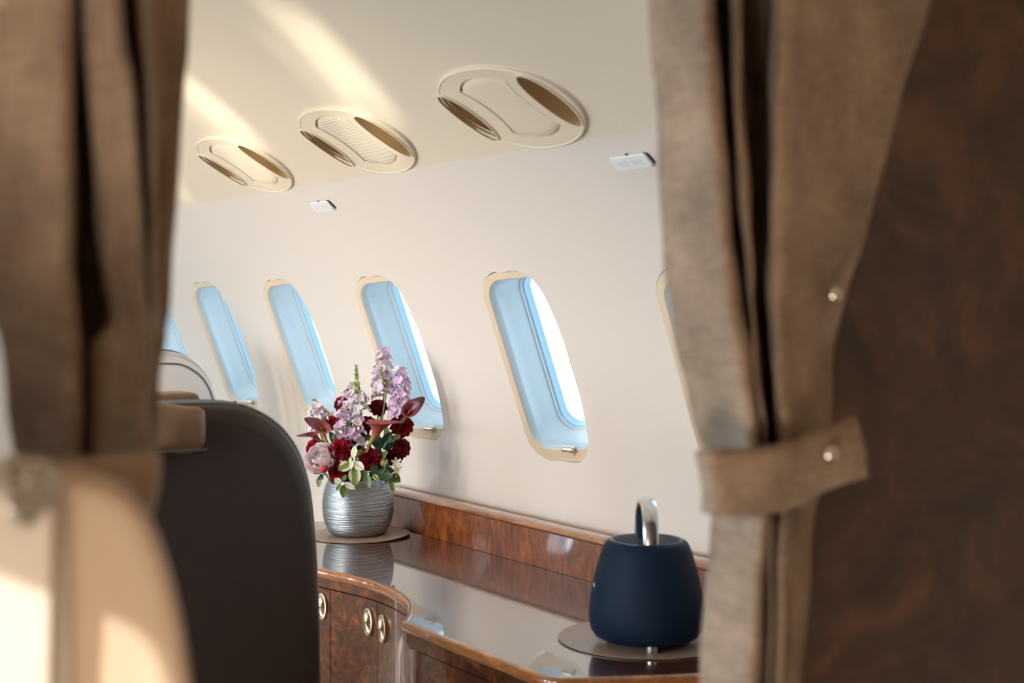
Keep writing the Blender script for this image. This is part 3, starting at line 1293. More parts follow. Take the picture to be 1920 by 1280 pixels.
# white sticker near the corner of the last door
bm = bmesh.new()
pc = offset(FRONT_FAR, 0.0135)[-4]
q = offset(FRONT_FAR, 0.0135)[-6]
tt = (q - pc).normalized()
pc = Vector((pc.x, pc.y, 0.690))
nn = Vector((-abs(tt.y), tt.x, 0))
lo = [[pc + tt * a + Vector((0, 0, b_)) + nn * d for a, b_ in ((-0.009, -0.011), (0.009, -0.011), (0.009, 0.011), (-0.009, 0.011))] for d in (0.0, 0.0008)]
V = grid(bm, lo, close_v=True)
bm.faces.new(V[0]); bm.faces.new(V[1])
st = obj('sticker', bm, 'sticker', None, smooth=False)
sub(st, doors[3])
tag(cab, 'burl wood cabinet with bowed doors and oval latches under the far part of the counter', 'cabinet')

# straight cabinet under the near part of the counter
cab2 = empty('straight_cabinet', (1.45, 1.9, 0.0))
bm = bmesh.new()
prism(bm, offset(FRONT_NEAR, 0.030) + [Vector((BACKX + 0.02, 1.50, 0)), Vector((BACKX + 0.02, 2.178, 0))], 0.0, ZT - 0.0195)
cobj('body', bm, 'gap', cab2, smooth=False)
bm = bmesh.new()
ribbon(bm, FRONT_NEAR, 0.012, 0.031, 0.7555, ZT - 0.0205)
cobj('fascia', bm, 'burl', cab2, sharp=40)
for ya, yb, nm in ((2.132, 2.176, 'stile'), (1.785, 2.130, 'door'), (1.62, 1.782, 'end_panel')):
    bm = bmesh.new()
    ribbon(bm, cut(FRONT_NEAR, ya, yb), 0.012 if nm != 'door' else 0.014, 0.031, 0.07, 0.7525)
    cobj(nm, bm, 'burl', cab2, sharp=40)
tag(cab2, 'straight burl wood cabinet with plain panelled front under the speaker end of the counter', 'cabinet')


# ------------------------------------------------------------------ round leather mats
def round_mat(c, r, label, wob):
    bm = bmesh.new()
    n = 64
    th = 0.0022
    rows = []
    for s, z in ((0.02, 0), (0.985, 0), (1.0, 0.0006), (1.0, th - 0.0004), (0.99, th), (0.02, th)):
        row = []
        for k in range(n):
            a = 2 * PI * k / n
            lift = wob * max(0, math.sin(a * 1.0 + 2.2)) ** 3 * (s ** 6)
            row.append(Vector((r * s * math.cos(a), r * s * math.sin(a), 0.0006 + z + lift)))
        rows.append(row)
    V = grid(bm, rows, close_v=True)
    o = obj('leather_mat', bm, 'mat')
    o.location = c
    tag(o, label, 'mat')
    return o


VC = Vector((1.528, 3.055, ZT))
SC = Vector((1.457, 1.853, ZT))
round_mat(VC, 0.124, 'round tan leather mat under the metal flower vase', 0.004)
round_mat(SC, 0.146, 'round brown leather mat under the dark blue speaker', 0.0)
MT = 0.003

# ------------------------------------------------------------------ speaker
spk = empty('portable_speaker', (SC.x - 0.024, SC.y - 0.032, ZT + MT))
spk.scale = (1.0, 1.0, 1.07)
bm = bmesh.new()
lathe(bm, [(0.060, 0.0085), (0.076, 0.009), (0.084, 0.013), (0.090, 0.021), (0.0935, 0.033), (0.0942, 0.046), (0.0925, 0.066), (0.0885, 0.088), (0.0825, 0.112), (0.0755, 0.134), (0.0705, 0.1475), (0.0670, 0.1535), (0.0625, 0.1565), (0.0600, 0.1570)], 72)
obj('fabric_body', bm, 'speaker', spk, sharp=0)
bm = bmesh.new()
lathe(bm, [(0.0602, 0.1560), (0.0598, 0.1578), (0.0570, 0.1584), (0.0555, 0.1572), (0.045, 0.1562), (0.001, 0.1560)], 64)
obj('control_top', bm, 'speaker_top', spk)
# arched handle: wide rounded band standing across the top, front to back
pf, pb = at(1227, 1030, 2, ZT + 0.157), at(1205, 1002, 2, ZT + 0.157)
hd = (pf - pb)
hd.z = 0
hd.normalize()
hs = Vector((-hd.y, hd.x, 0))
bm = bmesh.new()
rows = []
arch = []
for k in range(41):
    t = -1 + 2 * k / 40
    a = PI * (k / 40)
    arch.append(Vector((0.052 * math.cos(a), 0, 0.150 + 0.066 * math.sin(a) ** 0.72 if math.sin(a) > 0 else 0.150)))
for i, p in enumerate(arch):
    tg = arch[min(i + 1, 40)] - arch[max(i - 1, 0)]
    tg.normalize()
    nr = Vector((-tg.z, 0, tg.x))
    row = []
    for j in range(16):
        b_ = 2 * PI * j / 16
        c_, s_ = math.cos(b_), math.sin(b_)
        w = 0.0130 * math.copysign(abs(c_) ** 0.7, c_)
        h_ = 0.0066 * math.copysign(abs(s_) ** 0.7, s_)
        q = p + nr * h_
        row.append(hd * q.x + Vector((0, 0, q.z)) + hs * w)
    rows.append(row)
V = grid(bm, rows, close_v=True)
bm.faces.new(V[0]); bm.faces.new(V[-1])
obj('handle', bm, 'steel', spk)
bm = bmesh.new()                    # dark inlay along the underside of the handle
rows = []
for i, p in enumerate(arch):
    tg = (arch[min(i + 1, 40)] - arch[max(i - 1, 0)]).normalized()
    nr = Vector((-tg.z, 0, tg.x))
    sgn = 1 if nr.dot(Vector((0, 0, 0.150)) - p) > 0 else -1
    q = p + nr * sgn * 0.0072
    q2 = p + nr * sgn * 0.0058
    rows.append([hd * q2.x + Vector((0, 0, q2.z)) - hs * 0.0112, hd * q.x + Vector((0, 0, q.z)) - hs * 0.0085, hd * q.x + Vector((0, 0, q.z)) + hs * 0.0085, hd * q2.x + Vector((0, 0, q2.z)) + hs * 0.0098])
V = grid(bm, rows)
obj('handle_inlay', bm, 'speaker_top', spk)
base = math.atan2(-0.8, -0.6)
for k in range(3):
    a = base + 0.10 + k * 2 * PI / 3
    bm = bmesh.new()
    lathe(bm, [(0.0085, 0.0), (0.0095, 0.001), (0.0095, 0.010), (0.0085, 0.011)], 20, (0.070 * math.cos(a), 0.070 * math.sin(a), 0))
    obj('foot', bm, 'chrome', spk)
# small pale maker's mark on the flank
bm = bmesh.new()
a0_ = base - 1.36
rows = []
for k in range(9):
    t = k / 8
    a = a0_ + 0.09 * t
    z = 0.089 + 0.004 * math.sin(t * PI)
    rr = 0.0884 + 0.0006
    rows.append([Vector((rr * math.cos(a), rr * math.sin(a), z - 0.002)), Vector(((rr - 0.0008) * math.cos(a), (rr - 0.0008) * math.sin(a), z + 0.002))])
grid(bm, rows)
obj('maker_mark', bm, 'placard', spk)
tag(spk, 'dark navy bell-shaped portable speaker with arched steel handle standing on the counter', 'speaker')


# ------------------------------------------------------------------ seats
def loop_offset(loop, d):
    n = len(loop)
    area = sum(loop[i][0] * loop[(i + 1) % n][1] - loop[(i + 1) % n][0] * loop[i][1] for i in range(n))
    sg = 1 if area > 0 else -1
    out = []
    for i in range(n):
        p, q = loop[i - 1], loop[(i + 1) % n]
        tx, tz = q[0] - p[0], q[1] - p[1]
        l_ = math.hypot(tx, tz) or 1
        out.append((loop[i][0] - sg * tz / l_ * d * -1 * -1, loop[i][1] + sg * tx / l_ * d))
    return out


def slab(bm, loop, layers, fn):
    """loop in a plane, layers (inset, depth); both ends closed"""
    rows = [[fn(p[0], p[1], d) for p in loop_offset(loop, ins)] for ins, d in layers]
    V = grid(bm, rows, close_v=True)
    bm.faces.new(V[0]); bm.faces.new(V[-1])
    return bm


def back_outline(hw, zt, zb, k=1.0):
    prof = [(0.0, 0.0), (0.40, 0.004), (0.63, 0.028), (0.78, 0.062), (0.88, 0.108), (0.945, 0.18), (0.985, 0.32), (1.0, 0.48)]
    pts = catmull([Vector((a * hw, zt - b_ * k, 0)) for a, b_ in prof], 4)
    right = [(p.x, p.y) for p in pts] + [(hw, zt - 0.6 * k), (hw * 0.99, zb + 0.04), (hw * 0.93, zb)]
    left = [(-x, z) for x, z in reversed(right)][:-1]
    return right + left[: len(left)]


def rbox(bm, x0, x1, y0, y1, z0, z1, r):
    return box(bm, x0, x1, y0, y1, z0, z1, r, 4)


def build_seat(name, loc, rotz, hw, zt, shell_m, cushion_m, pipe_m, label, group, lean=0.0, head=True):
    root = empty(name, loc)
    root.rotation_euler = (0, 0, rotz)
    lo = back_outline(hw, zt, 0.42)
    f = lambda x, z, d: Vector((x, d - (z - 0.42) * lean, z))
    bm = bmesh.new()
    slab(bm, lo, [(0.035, -0.006), (0.012, 0.0), (0.003, 0.008), (0.0, 0.020), (0.0, 0.085), (0.004, 0.095)], f)
    obj('back_shell', bm, shell_m, root, sharp=50)
    for dd in (0.020, 0.060):
        bm = bmesh.new()
        tube(bm, [f(x, z, dd) for x, z in loop_offset(lo, -0.001)], 0.0035, 6, closed=True)
        obj('piping', bm, pipe_m, root)
    bm = bmesh.new()
    lo2 = back_outline(hw - 0.012, zt - 0.012, 0.44)
    slab(bm, lo2, [(0.004, 0.093), (0.0, 0.110), (0.004, 0.135), (0.016, 0.155), (0.045, 0.168)], f)
    obj('backrest', bm, cushion_m, root, sharp=50)
    # headrest, or plain rounded back with a piped seam
    if not head:
        bm = bmesh.new()
        tube(bm, [f(x, z, 0.158) for x, z in loop_offset(lo2, 0.022)], 0.003, 6, closed=True)
        obj('seam_piping', bm, pipe_m, root)
    else:
        bm = bmesh.new()
        hl = [(x, z) for x, z in rrect(hw * 1.15, 0.20, 0.07, 6)]
        hl = [(x, z + zt - 0.105) for x, z in hl]
        slab(bm, hl, [(0.012, 0.150), (0.0, 0.165), (0.0, 0.185), (0.010, 0.205), (0.035, 0.215)], f)
        obj('headrest', bm, cushion_m, root, sharp=50)
        bm = bmesh.new()
        tube(bm, [f(x, z, 0.205) for x, z in loop_offset(hl, 0.010)], 0.003, 6, closed=True)
        obj('headrest_piping', bm, pipe_m, root)
    bm = bmesh.new()
    rbox(bm, -hw + 0.045, hw - 0.045, 0.10, 0.62, 0.30, 0.46, 0.035)
    obj('seat_cushion', bm, cushion_m, root)
    bm = bmesh.new()
    rbox(bm, -hw + 0.02, hw - 0.02, 0.06, 0.58, 0.20, 0.31, 0.03)
    obj('seat_pan', bm, shell_m, root)
    for sg in (-1, 1):
        bm = bmesh.new()
        xa, xb = sorted((sg * (hw - 0.05), sg * (hw + 0.02)))
        rbox(bm, xa, xb, 0.10, 0.56, 0.28, 0.62, 0.025)
        obj('armrest', bm, cushion_m, root)
    bm = bmesh.new()
    rbox(bm, -0.17, 0.17, 0.12, 0.50, 0.0, 0.21, 0.02)
    obj('pedestal', bm, 'dark', root)
    tag(root, label, 'seat', group)
    return root, lo, f


brown, blo, bf = build_seat('lounge_seat', (0.780, 2.205, 0.0), 0.0, 0.256, 1.193, 'leather_brown', 'leather_tan', 'piping_blue',
                            'dark taupe leather lounge seat seen from behind, standing beside the flower vase', None)
# tan headrest top and chrome hinge caps that stand above the shell
bm = bmesh.new()
rbox(bm, -0.045, 0.065, 0.06, 0.14, 1.17, 1.207, 0.012)
obj('headrest_post_cover', bm, 'leather_tan', brown)
for x in (0.105, 0.135):
    bm = bmesh.new()
    lathe(bm, [(0.006, -0.004), (0.007, 0.0), (0.0055, 0.004), (0.001, 0.006)], 14, (x, 0.09, 1.186))
    obj('hinge_cap', bm, 'chrome', brown)
grey, _, _ = build_seat('lounge_seat', (1.284, 4.02, 0.0), PI, 0.246, 1.222, 'leather_pale', 'leather_pale', 'piping',
                        'pale grey leather lounge seat facing down the cabin, in front of the far windows', None, head=False)

# cushion hung over the top of the brown seat
bm = bmesh.new()
c0 = Vector((0.700, 2.168, 0))
rows = []
nn_, mm_ = 26, 28
for i in range(mm_):
    a = 2 * PI * i / mm_
    row = []
    for j in range(nn_ + 1):
        t = -1 + 2 * j / nn_
        e = max(0.0, 1 - abs(t) ** 5) ** 0.5
        cx_, sx_ = math.cos(a), math.sin(a)
        sy = math.copysign(abs(cx_) ** 0.9, cx_) * (0.008 + 0.019 * e)
        sz = math.copysign(abs(sx_) ** 0.8, sx_) * (0.026 + 0.013 * e) + 0.004 * math.sin(t * 6) * e
        wr = 0.0025 * math.sin(9 * t + 2 * a) * e
        row.append(c0 + Vector((0.112 * t, sy + wr, 1.159 + sz)))
    rows.append(row)
V = grid(bm, rows, close_u=True)
bm.faces.new([r[0] for r in V]); bm.faces.new([r[-1] for r in V])
cu = obj('headrest_cushion', bm, 'leather_tan', sharp=60)
tag(cu, 'small tan leather cushion strapped over the top of the brown seat back', 'cushion')
bm = bmesh.new()
tube(bm, [c0 + Vector((t, -0.024, 1.125)) for t in frange(-0.108, 0.108, 10)], 0.002, 6)
obj('piping', bm, 'piping', cu)

# ------------------------------------------------------------------ attendant seat in front of the left bulkhead
AY = 0.680
att = empty('attendant_seat', (0.08, AY, 0.55))
pxs = [(105, 884), (150, 883), (200, 892), (243, 913), (278, 950), (304, 1000), (328, 1070), (350, 1160), (366, 1260), (376, 1360), (380, 1500), (378, 1900)]
pts = [at(x, y, 1, AY) for x, y in pxs]
xc = at(-420, 900, 1, AY).x
right = catmull([Vector((p.x, p.z, 0)) for p in pts], 4)
right = [(p.x, p.y) for p in right]
right += [(right[-1][0], 0.62), (right[-1][0] - 0.03, 0.58)]
left = [(2 * xc - x, z) for x, z in reversed(right)]
alo = right + left
f2 = lambda x, z, d: Vector((x, AY + d, z))
bm = bmesh.new()
slab(bm, alo, [(0.020, -0.002), (0.012, -0.004), (0.005, -0.002), (0.001, 0.004), (0.0, 0.010), (0.0, 0.040), (0.006, 0.046)], f2)
cobj('back_shell', bm, 'leather_cream', att, sharp=60)
bm = bmesh.new()
tube(bm, [f2(x, z, 0.006) for x, z in loop_offset(alo, 0.010)], 0.0028, 6, closed=True)
cobj('piping', bm, 'leather_cream', att)
# raised centre pad
PY = AY - 0.007
pr_ = [at(x, y, 1, PY) for x, y in ((60, 905), (100, 915), (128, 945), (141, 1000), (146, 1100), (150, 1300), (152, 1900))]
rr_ = [(p.x, p.y) for p in catmull([Vector((p.x, p.z, 0)) for p in pr_], 4)]
rr_ += [(rr_[-1][0], 0.66)]
alo2 = rr_ + [(2 * xc - x, z) for x, z in reversed(rr_)]
bm = bmesh.new()
slab(bm, alo2, [(0.0, AY + 0.0 - PY), (0.0, 0.012), (0.0015, 0.004), (0.006, 0.0), (0.014, -0.001)], lambda x, z, d: Vector((x, PY + d, z)))
cobj('back_pad', bm, 'pad_white', att, sharp=60)
# harness: two straps, chrome rings and a buckle plate at the top
HY = PY - 0.012
for px0, px1, w in ((22, -12, 0.0075), (66, 50, 0.007)):
    a_, b_ = at(px0, 915, 1, HY), at(px1, 1700, 1, HY + 0.004)
    bm = bmesh.new()
    rows = []
    for t in frange(0, 1, 8):
        p = a_.lerp(b_, t)
        rows.append([p + Vector((-w, 0.0, 0)), p + Vector((-w, -0.0015, 0)), p + Vector((w, -0.0015, 0)), p + Vector((w, 0.0, 0))])
    grid(bm, rows, close_v=True)
    cobj('harness_strap', bm, 'pad_white', att, smooth=False)
bk = at(58, 925, 1, HY - 0.004)
bm = bmesh.new()
rbox(bm, bk.x - 0.0125, bk.x + 0.0125, bk.y - 0.004, bk.y + 0.004, bk.z - 0.008, bk.z + 0.007, 0.003)
bko = cobj('buckle', bm, 'steel', att)
for x, y, r in ((28, 884, 0.0062), (72, 888, 0.0052), (52, 962, 0.0050)):
    p = at(x, y, 1, HY - 0.006)
    bm = bmesh.new()
    tube(bm, [p + Vector((r * math.cos(t), -0.001 * math.sin(2 * t), r * math.sin(t))) for t in frange(0, 2 * PI, 24)[:-1]], 0.0018, 8, closed=True)
    g = obj('ring', bm, 'chrome', None)
    sub(g, bko)
    bm = bmesh.new()
    lathe(bm, [(0.0032, -0.003), (0.0036, 0.0), (0.0026, 0.0022), (0.0005, 0.003)], 16)
    place(bm, Matrix.Translation(p) @ Matrix.Rotation(PI / 2, 4, 'X'))
    g = obj('stud', bm, 'chrome', None)
    sub(g, bko)
bm = bmesh.new()
rbox(bm, xc - 0.12, xc + 0.12, AY - 0.09, AY + 0.02, 0.42, 0.60, 0.02)
cobj('folded_seat_pan', bm, 'leather_cream', att)
bm = bmesh.new()
rbox(bm, xc - 0.10, xc + 0.02, AY + 0.04, BY0 - 0.0005, 0.50, 0.95, 0.01)
cobj('wall_mount', bm, 'dark', att)
bm = bmesh.new()
rbox(bm, xc - 0.10, xc + 0.06, AY - 0.02, AY + 0.10, 0.0, 0.44, 0.01)
cobj('pedestal', bm, 'dark', att)
tag(att, 'cream leather attendant seat back with white pad and chrome harness buckle before the curtain', 'seat')


# ------------------------------------------------------------------ curtains
def build_curtain(rows_px, dys, yb, name, ztop, extra=None):
    """rows_px: {photo row: [photo columns]}, dys: depth of each column; loft to real folds"""
    ys = sorted(rows_px)
    n = len(dys)
    base_rows = []
    for y in ys:
        base_rows.append([at(x, y, 1, yb + d) for x, d in zip(rows_px[y], dys)])
    # continue straight to the rail and to the hem
    first, last = base_rows[0], base_rows[-1]
    topr = [Vector((p.x + (p.x - q.x) * 0.8, p.y, ztop)) for p, q in zip(first, base_rows[1])]
    bot = [Vector((p.x, p.y, 0.03)) for p in last]
    mid = [p.lerp(q, 0.5) for p, q in zip(last, bot)]
    knots = [topr] + base_rows + [mid, bot]
    # smooth down each column
    cols = [catmull([r[j] for r in knots], 5) for j in range(n)]
    rws = []
    for i in range(len(cols[0])):
        line = [c[i] for c in cols]
        rws.append(catmull(line, 5))
    # little irregularity in the cloth
    for i, r in enumerate(rws):
        for j, p in enumerate(r):
            p.y += 0.0016 * math.sin(i * 0.37 + j * 0.55) + 0.001 * math.sin(i * 0.9 - j * 0.31)
    bm = bmesh.new()
    grid(bm, rws)
    o = obj('cloth', bm, 'linen', sharp=0)
    sol = o.modifiers.new('thickness', 'SOLIDIFY')
    sol.thickness = 0.0016
    sol.offset = 1.0
    return o


RY = 0.815
R_ROWS = {
    0: [1215, 1275, 1338, 1346, 1366, 1372, 1391, 1398, 1440, 1452, 1485, 1540, 1640, 1750],
    150: [1225, 1285, 1345, 1352, 1368, 1374, 1392, 1399, 1438, 1448, 1475, 1530, 1610, 1705],
    300: [1232, 1294, 1357, 1362, 1376, 1381, 1400, 1406, 1437, 1446, 1470, 1520, 1590, 1662],
    450: [1243, 1306, 1372, 1378, 1390, 1395, 1408, 1414, 1436, 1443, 1465, 1510, 1565, 1620],
    550: [1252, 1318, 1385, 1389, 1398, 1402, 1415, 1420, 1436, 1442, 1462, 1505, 1550, 1592],
    650: [1266, 1332, 1398, 1401, 1406, 1408, 1420, 1424, 1441, 1447, 1467, 1500, 1532, 1565],
    750: [1292, 1352, 1412, 1414, 1415, 1416, 1428, 1433, 1447, 1452, 1472, 1500, 1530, 1558],
    840: [1316, 1370, 1425, 1427, 1429, 1430, 1438, 1444, 1456, 1462, 1476, 1502, 1530, 1560],
    900: [1326, 1380, 1432, 1434, 1436, 1437, 1444, 1450, 1458, 1463, 1472, 1495, 1520, 1545],
    960: [1334, 1386, 1437, 1438, 1439, 1440, 1449, 1453, 1458, 1462, 1470, 1490, 1508, 1526],
    1100: [1325, 1378, 1432, 1435, 1438, 1440, 1447, 1450, 1453, 1456, 1466, 1484, 1502, 1518],
    1280: [1310, 1366, 1423, 1428, 1432, 1435, 1445, 1447, 1450, 1452, 1464, 1480, 1494, 1508],
    1420: [1300, 1358, 1418, 1423, 1428, 1430, 1440, 1443, 1446, 1448, 1460, 1476, 1490, 1504],
}
R_DY = [0.050, 0.012, -0.014, 0.085, 0.095, 0.006, -0.002, 0.095, 0.100, 0.004, -0.016, 0.004, 0.022, 0.060]
rc = empty('curtain', (0.78, RY, 0.03))
cl = build_curtain(R_ROWS, R_DY, RY, 'cloth', 1.70)
cl.parent = rc
cl.matrix_parent_inverse = Matrix.Translation(-rc.location)
# tie-back band
TY = RY - 0.030
top_px = [(1308, 846, 0.05), (1318, 842, 0.012), (1370, 842, 0.004), (1420, 839, 0.0), (1470, 829, 0.0), (1530, 806, 0.004), (1570, 790, 0.010), (1597, 780, 0.016)]
bot_px = [(1322, 960, 0.05), (1336, 962, 0.012), (1385, 964, 0.004), (1435, 961, 0.0), (1480, 950, 0.0), (1535, 921, 0.004), (1585, 903, 0.010), (1622, 893, 0.016)]
ta = catmull([at(x, y, 1, TY + d) for x, y, d in top_px], 5)
tb = catmull([at(x, y, 1, TY + d) for x, y, d in bot_px], 5)
bm = bmesh.new()
rows = [[a.lerp(b_, t) + Vector((0, -0.004 * math.sin(PI * t), 0)) for a, b_ in zip(ta, tb)] for t in frange(0, 1, 6)]
grid(bm, rows)
tie = obj('tie_band', bm, 'linen', sharp=0)
tie.modifiers.new('thickness', 'SOLIDIFY').thickness = 0.003
tie.parent = rc
tie.matrix_parent_inverse = Matrix.Translation(-rc.location)


def snap(px, py, y, root, parent, r=0.0066):
    p = at(px, py, 1, y)
    bm = bmesh.new()
    lathe(bm, [(r * 1.0, 0.0), (r * 1.05, 0.001), (r * 0.95, 0.0028), (r * 0.62, 0.0046), (r * 0.25, 0.0054), (0.0002, 0.0056)], 28)
    place(bm, Matrix.Translation(p) @ Matrix.Rotation(PI / 2, 4, 'X'))
    o = obj('snap_button', bm, 'chrome')
    o.parent = parent
    return o


snap(1557, 851, TY - 0.004, rc, tie)
snap(1565, 552, RY + 0.008, rc, cl)
tag(rc, 'brown-grey linen curtain tied back in front of the dark burl bulkhead', 'curtain', None)

LY = 0.800
L_ROWS = {
    0: [-70, 40, 136, 142, 150, 154, 190, 222, 232, 250, 258, 275, 285, 320, 358],
    150: [-62, 40, 131, 138, 158, 164, 205, 243, 250, 264, 270, 282, 290, 318, 346],
    350: [-50, 42, 133, 140, 172, 180, 222, 262, 266, 272, 276, 289, 295, 314, 334],
    500: [-35, 48, 136, 142, 184, 192, 232, 270, 272, 276, 278, 288, 294, 310, 325],
    600: [-12, 60, 143, 148, 196, 206, 240, 273, 275, 277, 279, 287, 292, 304, 315],
    650: [2, 70, 145, 150, 166, 174, 228, 276, 278, 279, 281, 287, 291, 300, 308],
    750: [12, 80, 149, 153, 163, 169, 226, 279, 280, 281, 282, 286, 289, 294, 298],
    840: [24, 86, 149, 153, 161, 167, 224, 279, 280, 281, 282, 284, 286, 289, 292],
    930: [34, 92, 150, 154, 160, 164, 218, 264, 265, 266, 267, 270, 272, 274, 276],
    1100: [24, 86, 148, 153, 160, 166, 222, 270, 272, 274, 275, 278, 282, 286, 290],
    1420: [10, 78, 146, 152, 160, 168, 228, 282, 285, 288, 290, 294, 298, 302, 308],
}
L_DY = [0.035, 0.006, -0.006, 0.085, 0.085, 0.012, -0.002, -0.006, 0.070, 0.075, 0.030, 0.034, 0.075, 0.080, 0.084]
lc = empty('curtain', (0.22, LY, 0.03))
cl2 = build_curtain(L_ROWS, L_DY, LY, 'cloth', 1.70)
cl2.parent = lc
cl2.matrix_parent_inverse = Matrix.Translation(-lc.location)
TY2 = LY - 0.022
top_px = [(-30, 872, 0.05), (30, 866, 0.006), (100, 862, 0.0), (180, 858, 0.0), (250, 852, 0.0), (286, 848, 0.004), (294, 847, 0.03)]
bot_px = [(-30, 985, 0.05), (30, 980, 0.006), (100, 975, 0.0), (170, 970, 0.0), (235, 966, 0.0), (272, 962, 0.004), (280, 960, 0.03)]
ta = catmull([at(x, y, 1, TY2 + d) for x, y, d in top_px], 5)
tb = catmull([at(x, y, 1, TY2 + d) for x, y, d in bot_px], 5)
bm = bmesh.new()
grid(bm, [[a.lerp(b_, t) + Vector((0, -0.004 * math.sin(PI * t), 0)) for a, b_ in zip(ta, tb)] for t in frange(0, 1, 6)])
t2 = obj('tie_band', bm, 'linen', sharp=0)
t2.modifiers.new('thickness', 'SOLIDIFY').thickness = 0.003
t2.parent = lc
t2.matrix_parent_inverse = Matrix.Translation(-lc.location)
tag(lc, 'brown-grey linen curtain tied back behind the cream attendant seat', 'curtain', None)
# rail that carries both curtains
bm = bmesh.new()
tube(bm, [(JL - 0.06, 0.845, 1.715), (JR + 0.12, 0.845, 1.715)], 0.012, 12)
rl = obj('curtain_rail', bm, 'nickel')
tag(rl, 'slim metal rail over the doorway carrying the two curtains', 'rail')
for x in (JL - 0.03, JR + 0.09):
    bm = bmesh.new()
    box(bm, x - 0.01, x + 0.01, 0.845, BY0 - 0.0005, 1.706, 1.724)
    obj('bracket', bm, 'nickel', rl)


# ------------------------------------------------------------------ flower vase and bouquet
vase = empty('flower_vase', (VC.x, VC.y, ZT + MT))
bm = bmesh.new()
lathe(bm, [(0.050, 0.0), (0.060, 0.001), (0.068, 0.006), (0.0765, 0.020), (0.0825, 0.040), (0.0855, 0.062), (0.0855, 0.078), (0.0830, 0.098), (0.0775, 0.118), (0.0715, 0.131), (0.0690, 0.1345), (0.0672, 0.135)], 72)
obj('body', bm, 'vase', vase, sharp=0)
bm = bmesh.new()
lathe(bm, [(0.0672, 0.135), (0.0655, 0.133), (0.0690, 0.118), (0.0730, 0.100), (0.05, 0.095), (0.001, 0.094)], 48)
obj('inside', bm, 'vase_in', vase, sharp=0)
tag(vase, 'round brushed silver metal vase full of mixed flowers on the counter', 'vase')

ZV = (VC - EYE).dot(FWD)            # depth of the vase axis
VMOUTH = Vector((VC.x, VC.y, ZT + MT + 0.12))
PXM = ZV / FPX                      # metres per photo pixel at the vase


def zp(zx, zy, off=0.0):            # point of the close-up study (3.2x, origin 540,640) at a depth offset from the vase axis
    return at_depth(540 + zx / 3.2, 640 + zy / 3.2, ZV + off)


VIEW = FWD.copy()                   # axes used to lay the bouquet out
SIDE = RGT.copy()
UPP = UPV.copy()

F = {}
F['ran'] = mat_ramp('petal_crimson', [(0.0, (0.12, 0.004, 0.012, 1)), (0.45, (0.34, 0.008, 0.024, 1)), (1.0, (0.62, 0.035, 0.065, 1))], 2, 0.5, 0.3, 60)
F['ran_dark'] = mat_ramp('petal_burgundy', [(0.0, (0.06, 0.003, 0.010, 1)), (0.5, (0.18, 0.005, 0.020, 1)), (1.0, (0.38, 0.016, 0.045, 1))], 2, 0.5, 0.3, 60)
F['peony'] = mat_ramp('petal_blush', [(0.0, (0.95, 0.60, 0.70, 1)), (0.4, (0.96, 0.74, 0.80, 1)), (1.0, (0.97, 0.88, 0.90, 1))], 2, 0.55, 0.25, 30)
F['snap'] = mat_ramp('petal_lavender', [(0.0, (0.84, 0.70, 0.86, 1)), (0.5, (0.80, 0.58, 0.80, 1)), (1.0, (0.90, 0.80, 0.90, 1))], 2, 0.55, 0.4, 45)
F['snap_pale'] = mat_ramp('petal_white_blush', [(0.0, (0.78, 0.70, 0.55, 1)), (0.5, (0.84, 0.74, 0.78, 1)), (1.0, (0.88, 0.84, 0.84, 1))], 2, 0.55, 0.3, 45)
F['calla'] = mat_ramp('calla_maroon', [(0.0, (0.30, 0.36, 0.08, 1)), (0.22, (0.42, 0.30, 0.10, 1)), (0.46, (0.40, 0.10, 0.075, 1)), (0.75, (0.22, 0.022, 0.040, 1)), (1.0, (0.085, 0.008, 0.026, 1))], 2, 0.38, 0.22, 6, (14, 14, 1.5))
F['calla_dark'] = mat_ramp('calla_plum', [(0.0, (0.26, 0.20, 0.07, 1)), (0.25, (0.24, 0.05, 0.05, 1)), (0.6, (0.15, 0.014, 0.034, 1)), (1.0, (0.06, 0.006, 0.022, 1))], 2, 0.38, 0.2, 6, (14, 14, 1.5))
M['stem'] = mat('stem_green', (0.10, 0.17, 0.035, 1), 0.5, noise=(60, (0.18, 0.24, 0.06, 1), 0.7))
M['stem_dark'] = mat('stem_dark_green', (0.022, 0.055, 0.018, 1), 0.5)
M['bud'] = mat('bud_green', (0.28, 0.34, 0.10, 1), 0.5, noise=(80, (0.14, 0.22, 0.05, 1), 0.8))
M['bud_yellow'] = mat('bud_yellow', (0.72, 0.66, 0.30, 1), 0.5, noise=(80, (0.45, 0.46, 0.14, 1), 0.6))
M['spadix'] = mat('spadix', (0.45, 0.30, 0.06, 1), 0.6)
M['leaf_dark'] = mat('leaf_deep_green', (0.020, 0.062, 0.022, 1), 0.35, noise=(50, (0.045, 0.11, 0.035, 1), 0.8))
M['leaf_mid'] = mat('leaf_green', (0.075, 0.14, 0.030, 1), 0.4, noise=(50, (0.16, 0.22, 0.06, 1), 0.8))
M['leaf_var'] = mat_leaf('leaf_variegated', (0.17, 0.25, 0.055, 1), (0.72, 0.73, 0.50, 1), 0.34)
M['leaf_cream'] = mat_leaf('leaf_cream', (0.42, 0.47, 0.20, 1), (0.80, 0.80, 0.62, 1), 0.16)
M['star'] = mat('petal_cream_star', (0.80, 0.76, 0.60, 1), 0.5)


def axes(direction, roll=0.0, ref=None):
    """matrix whose local +Z follows direction; local -Y leans to the camera side when possible"""
    z = Vector(direction).normalized()
    r = ref or -VIEW
    y = -(r - z * r.dot(z))
    if y.length < 1e-3:
        y = UPP - z * UPP.dot(z)
    y.normalize()
    x = y.cross(z)
    m3 = Matrix((x, y, z)).transposed()
    return m3.to_4x4() @ Matrix.Rotation(roll, 4, 'Z')


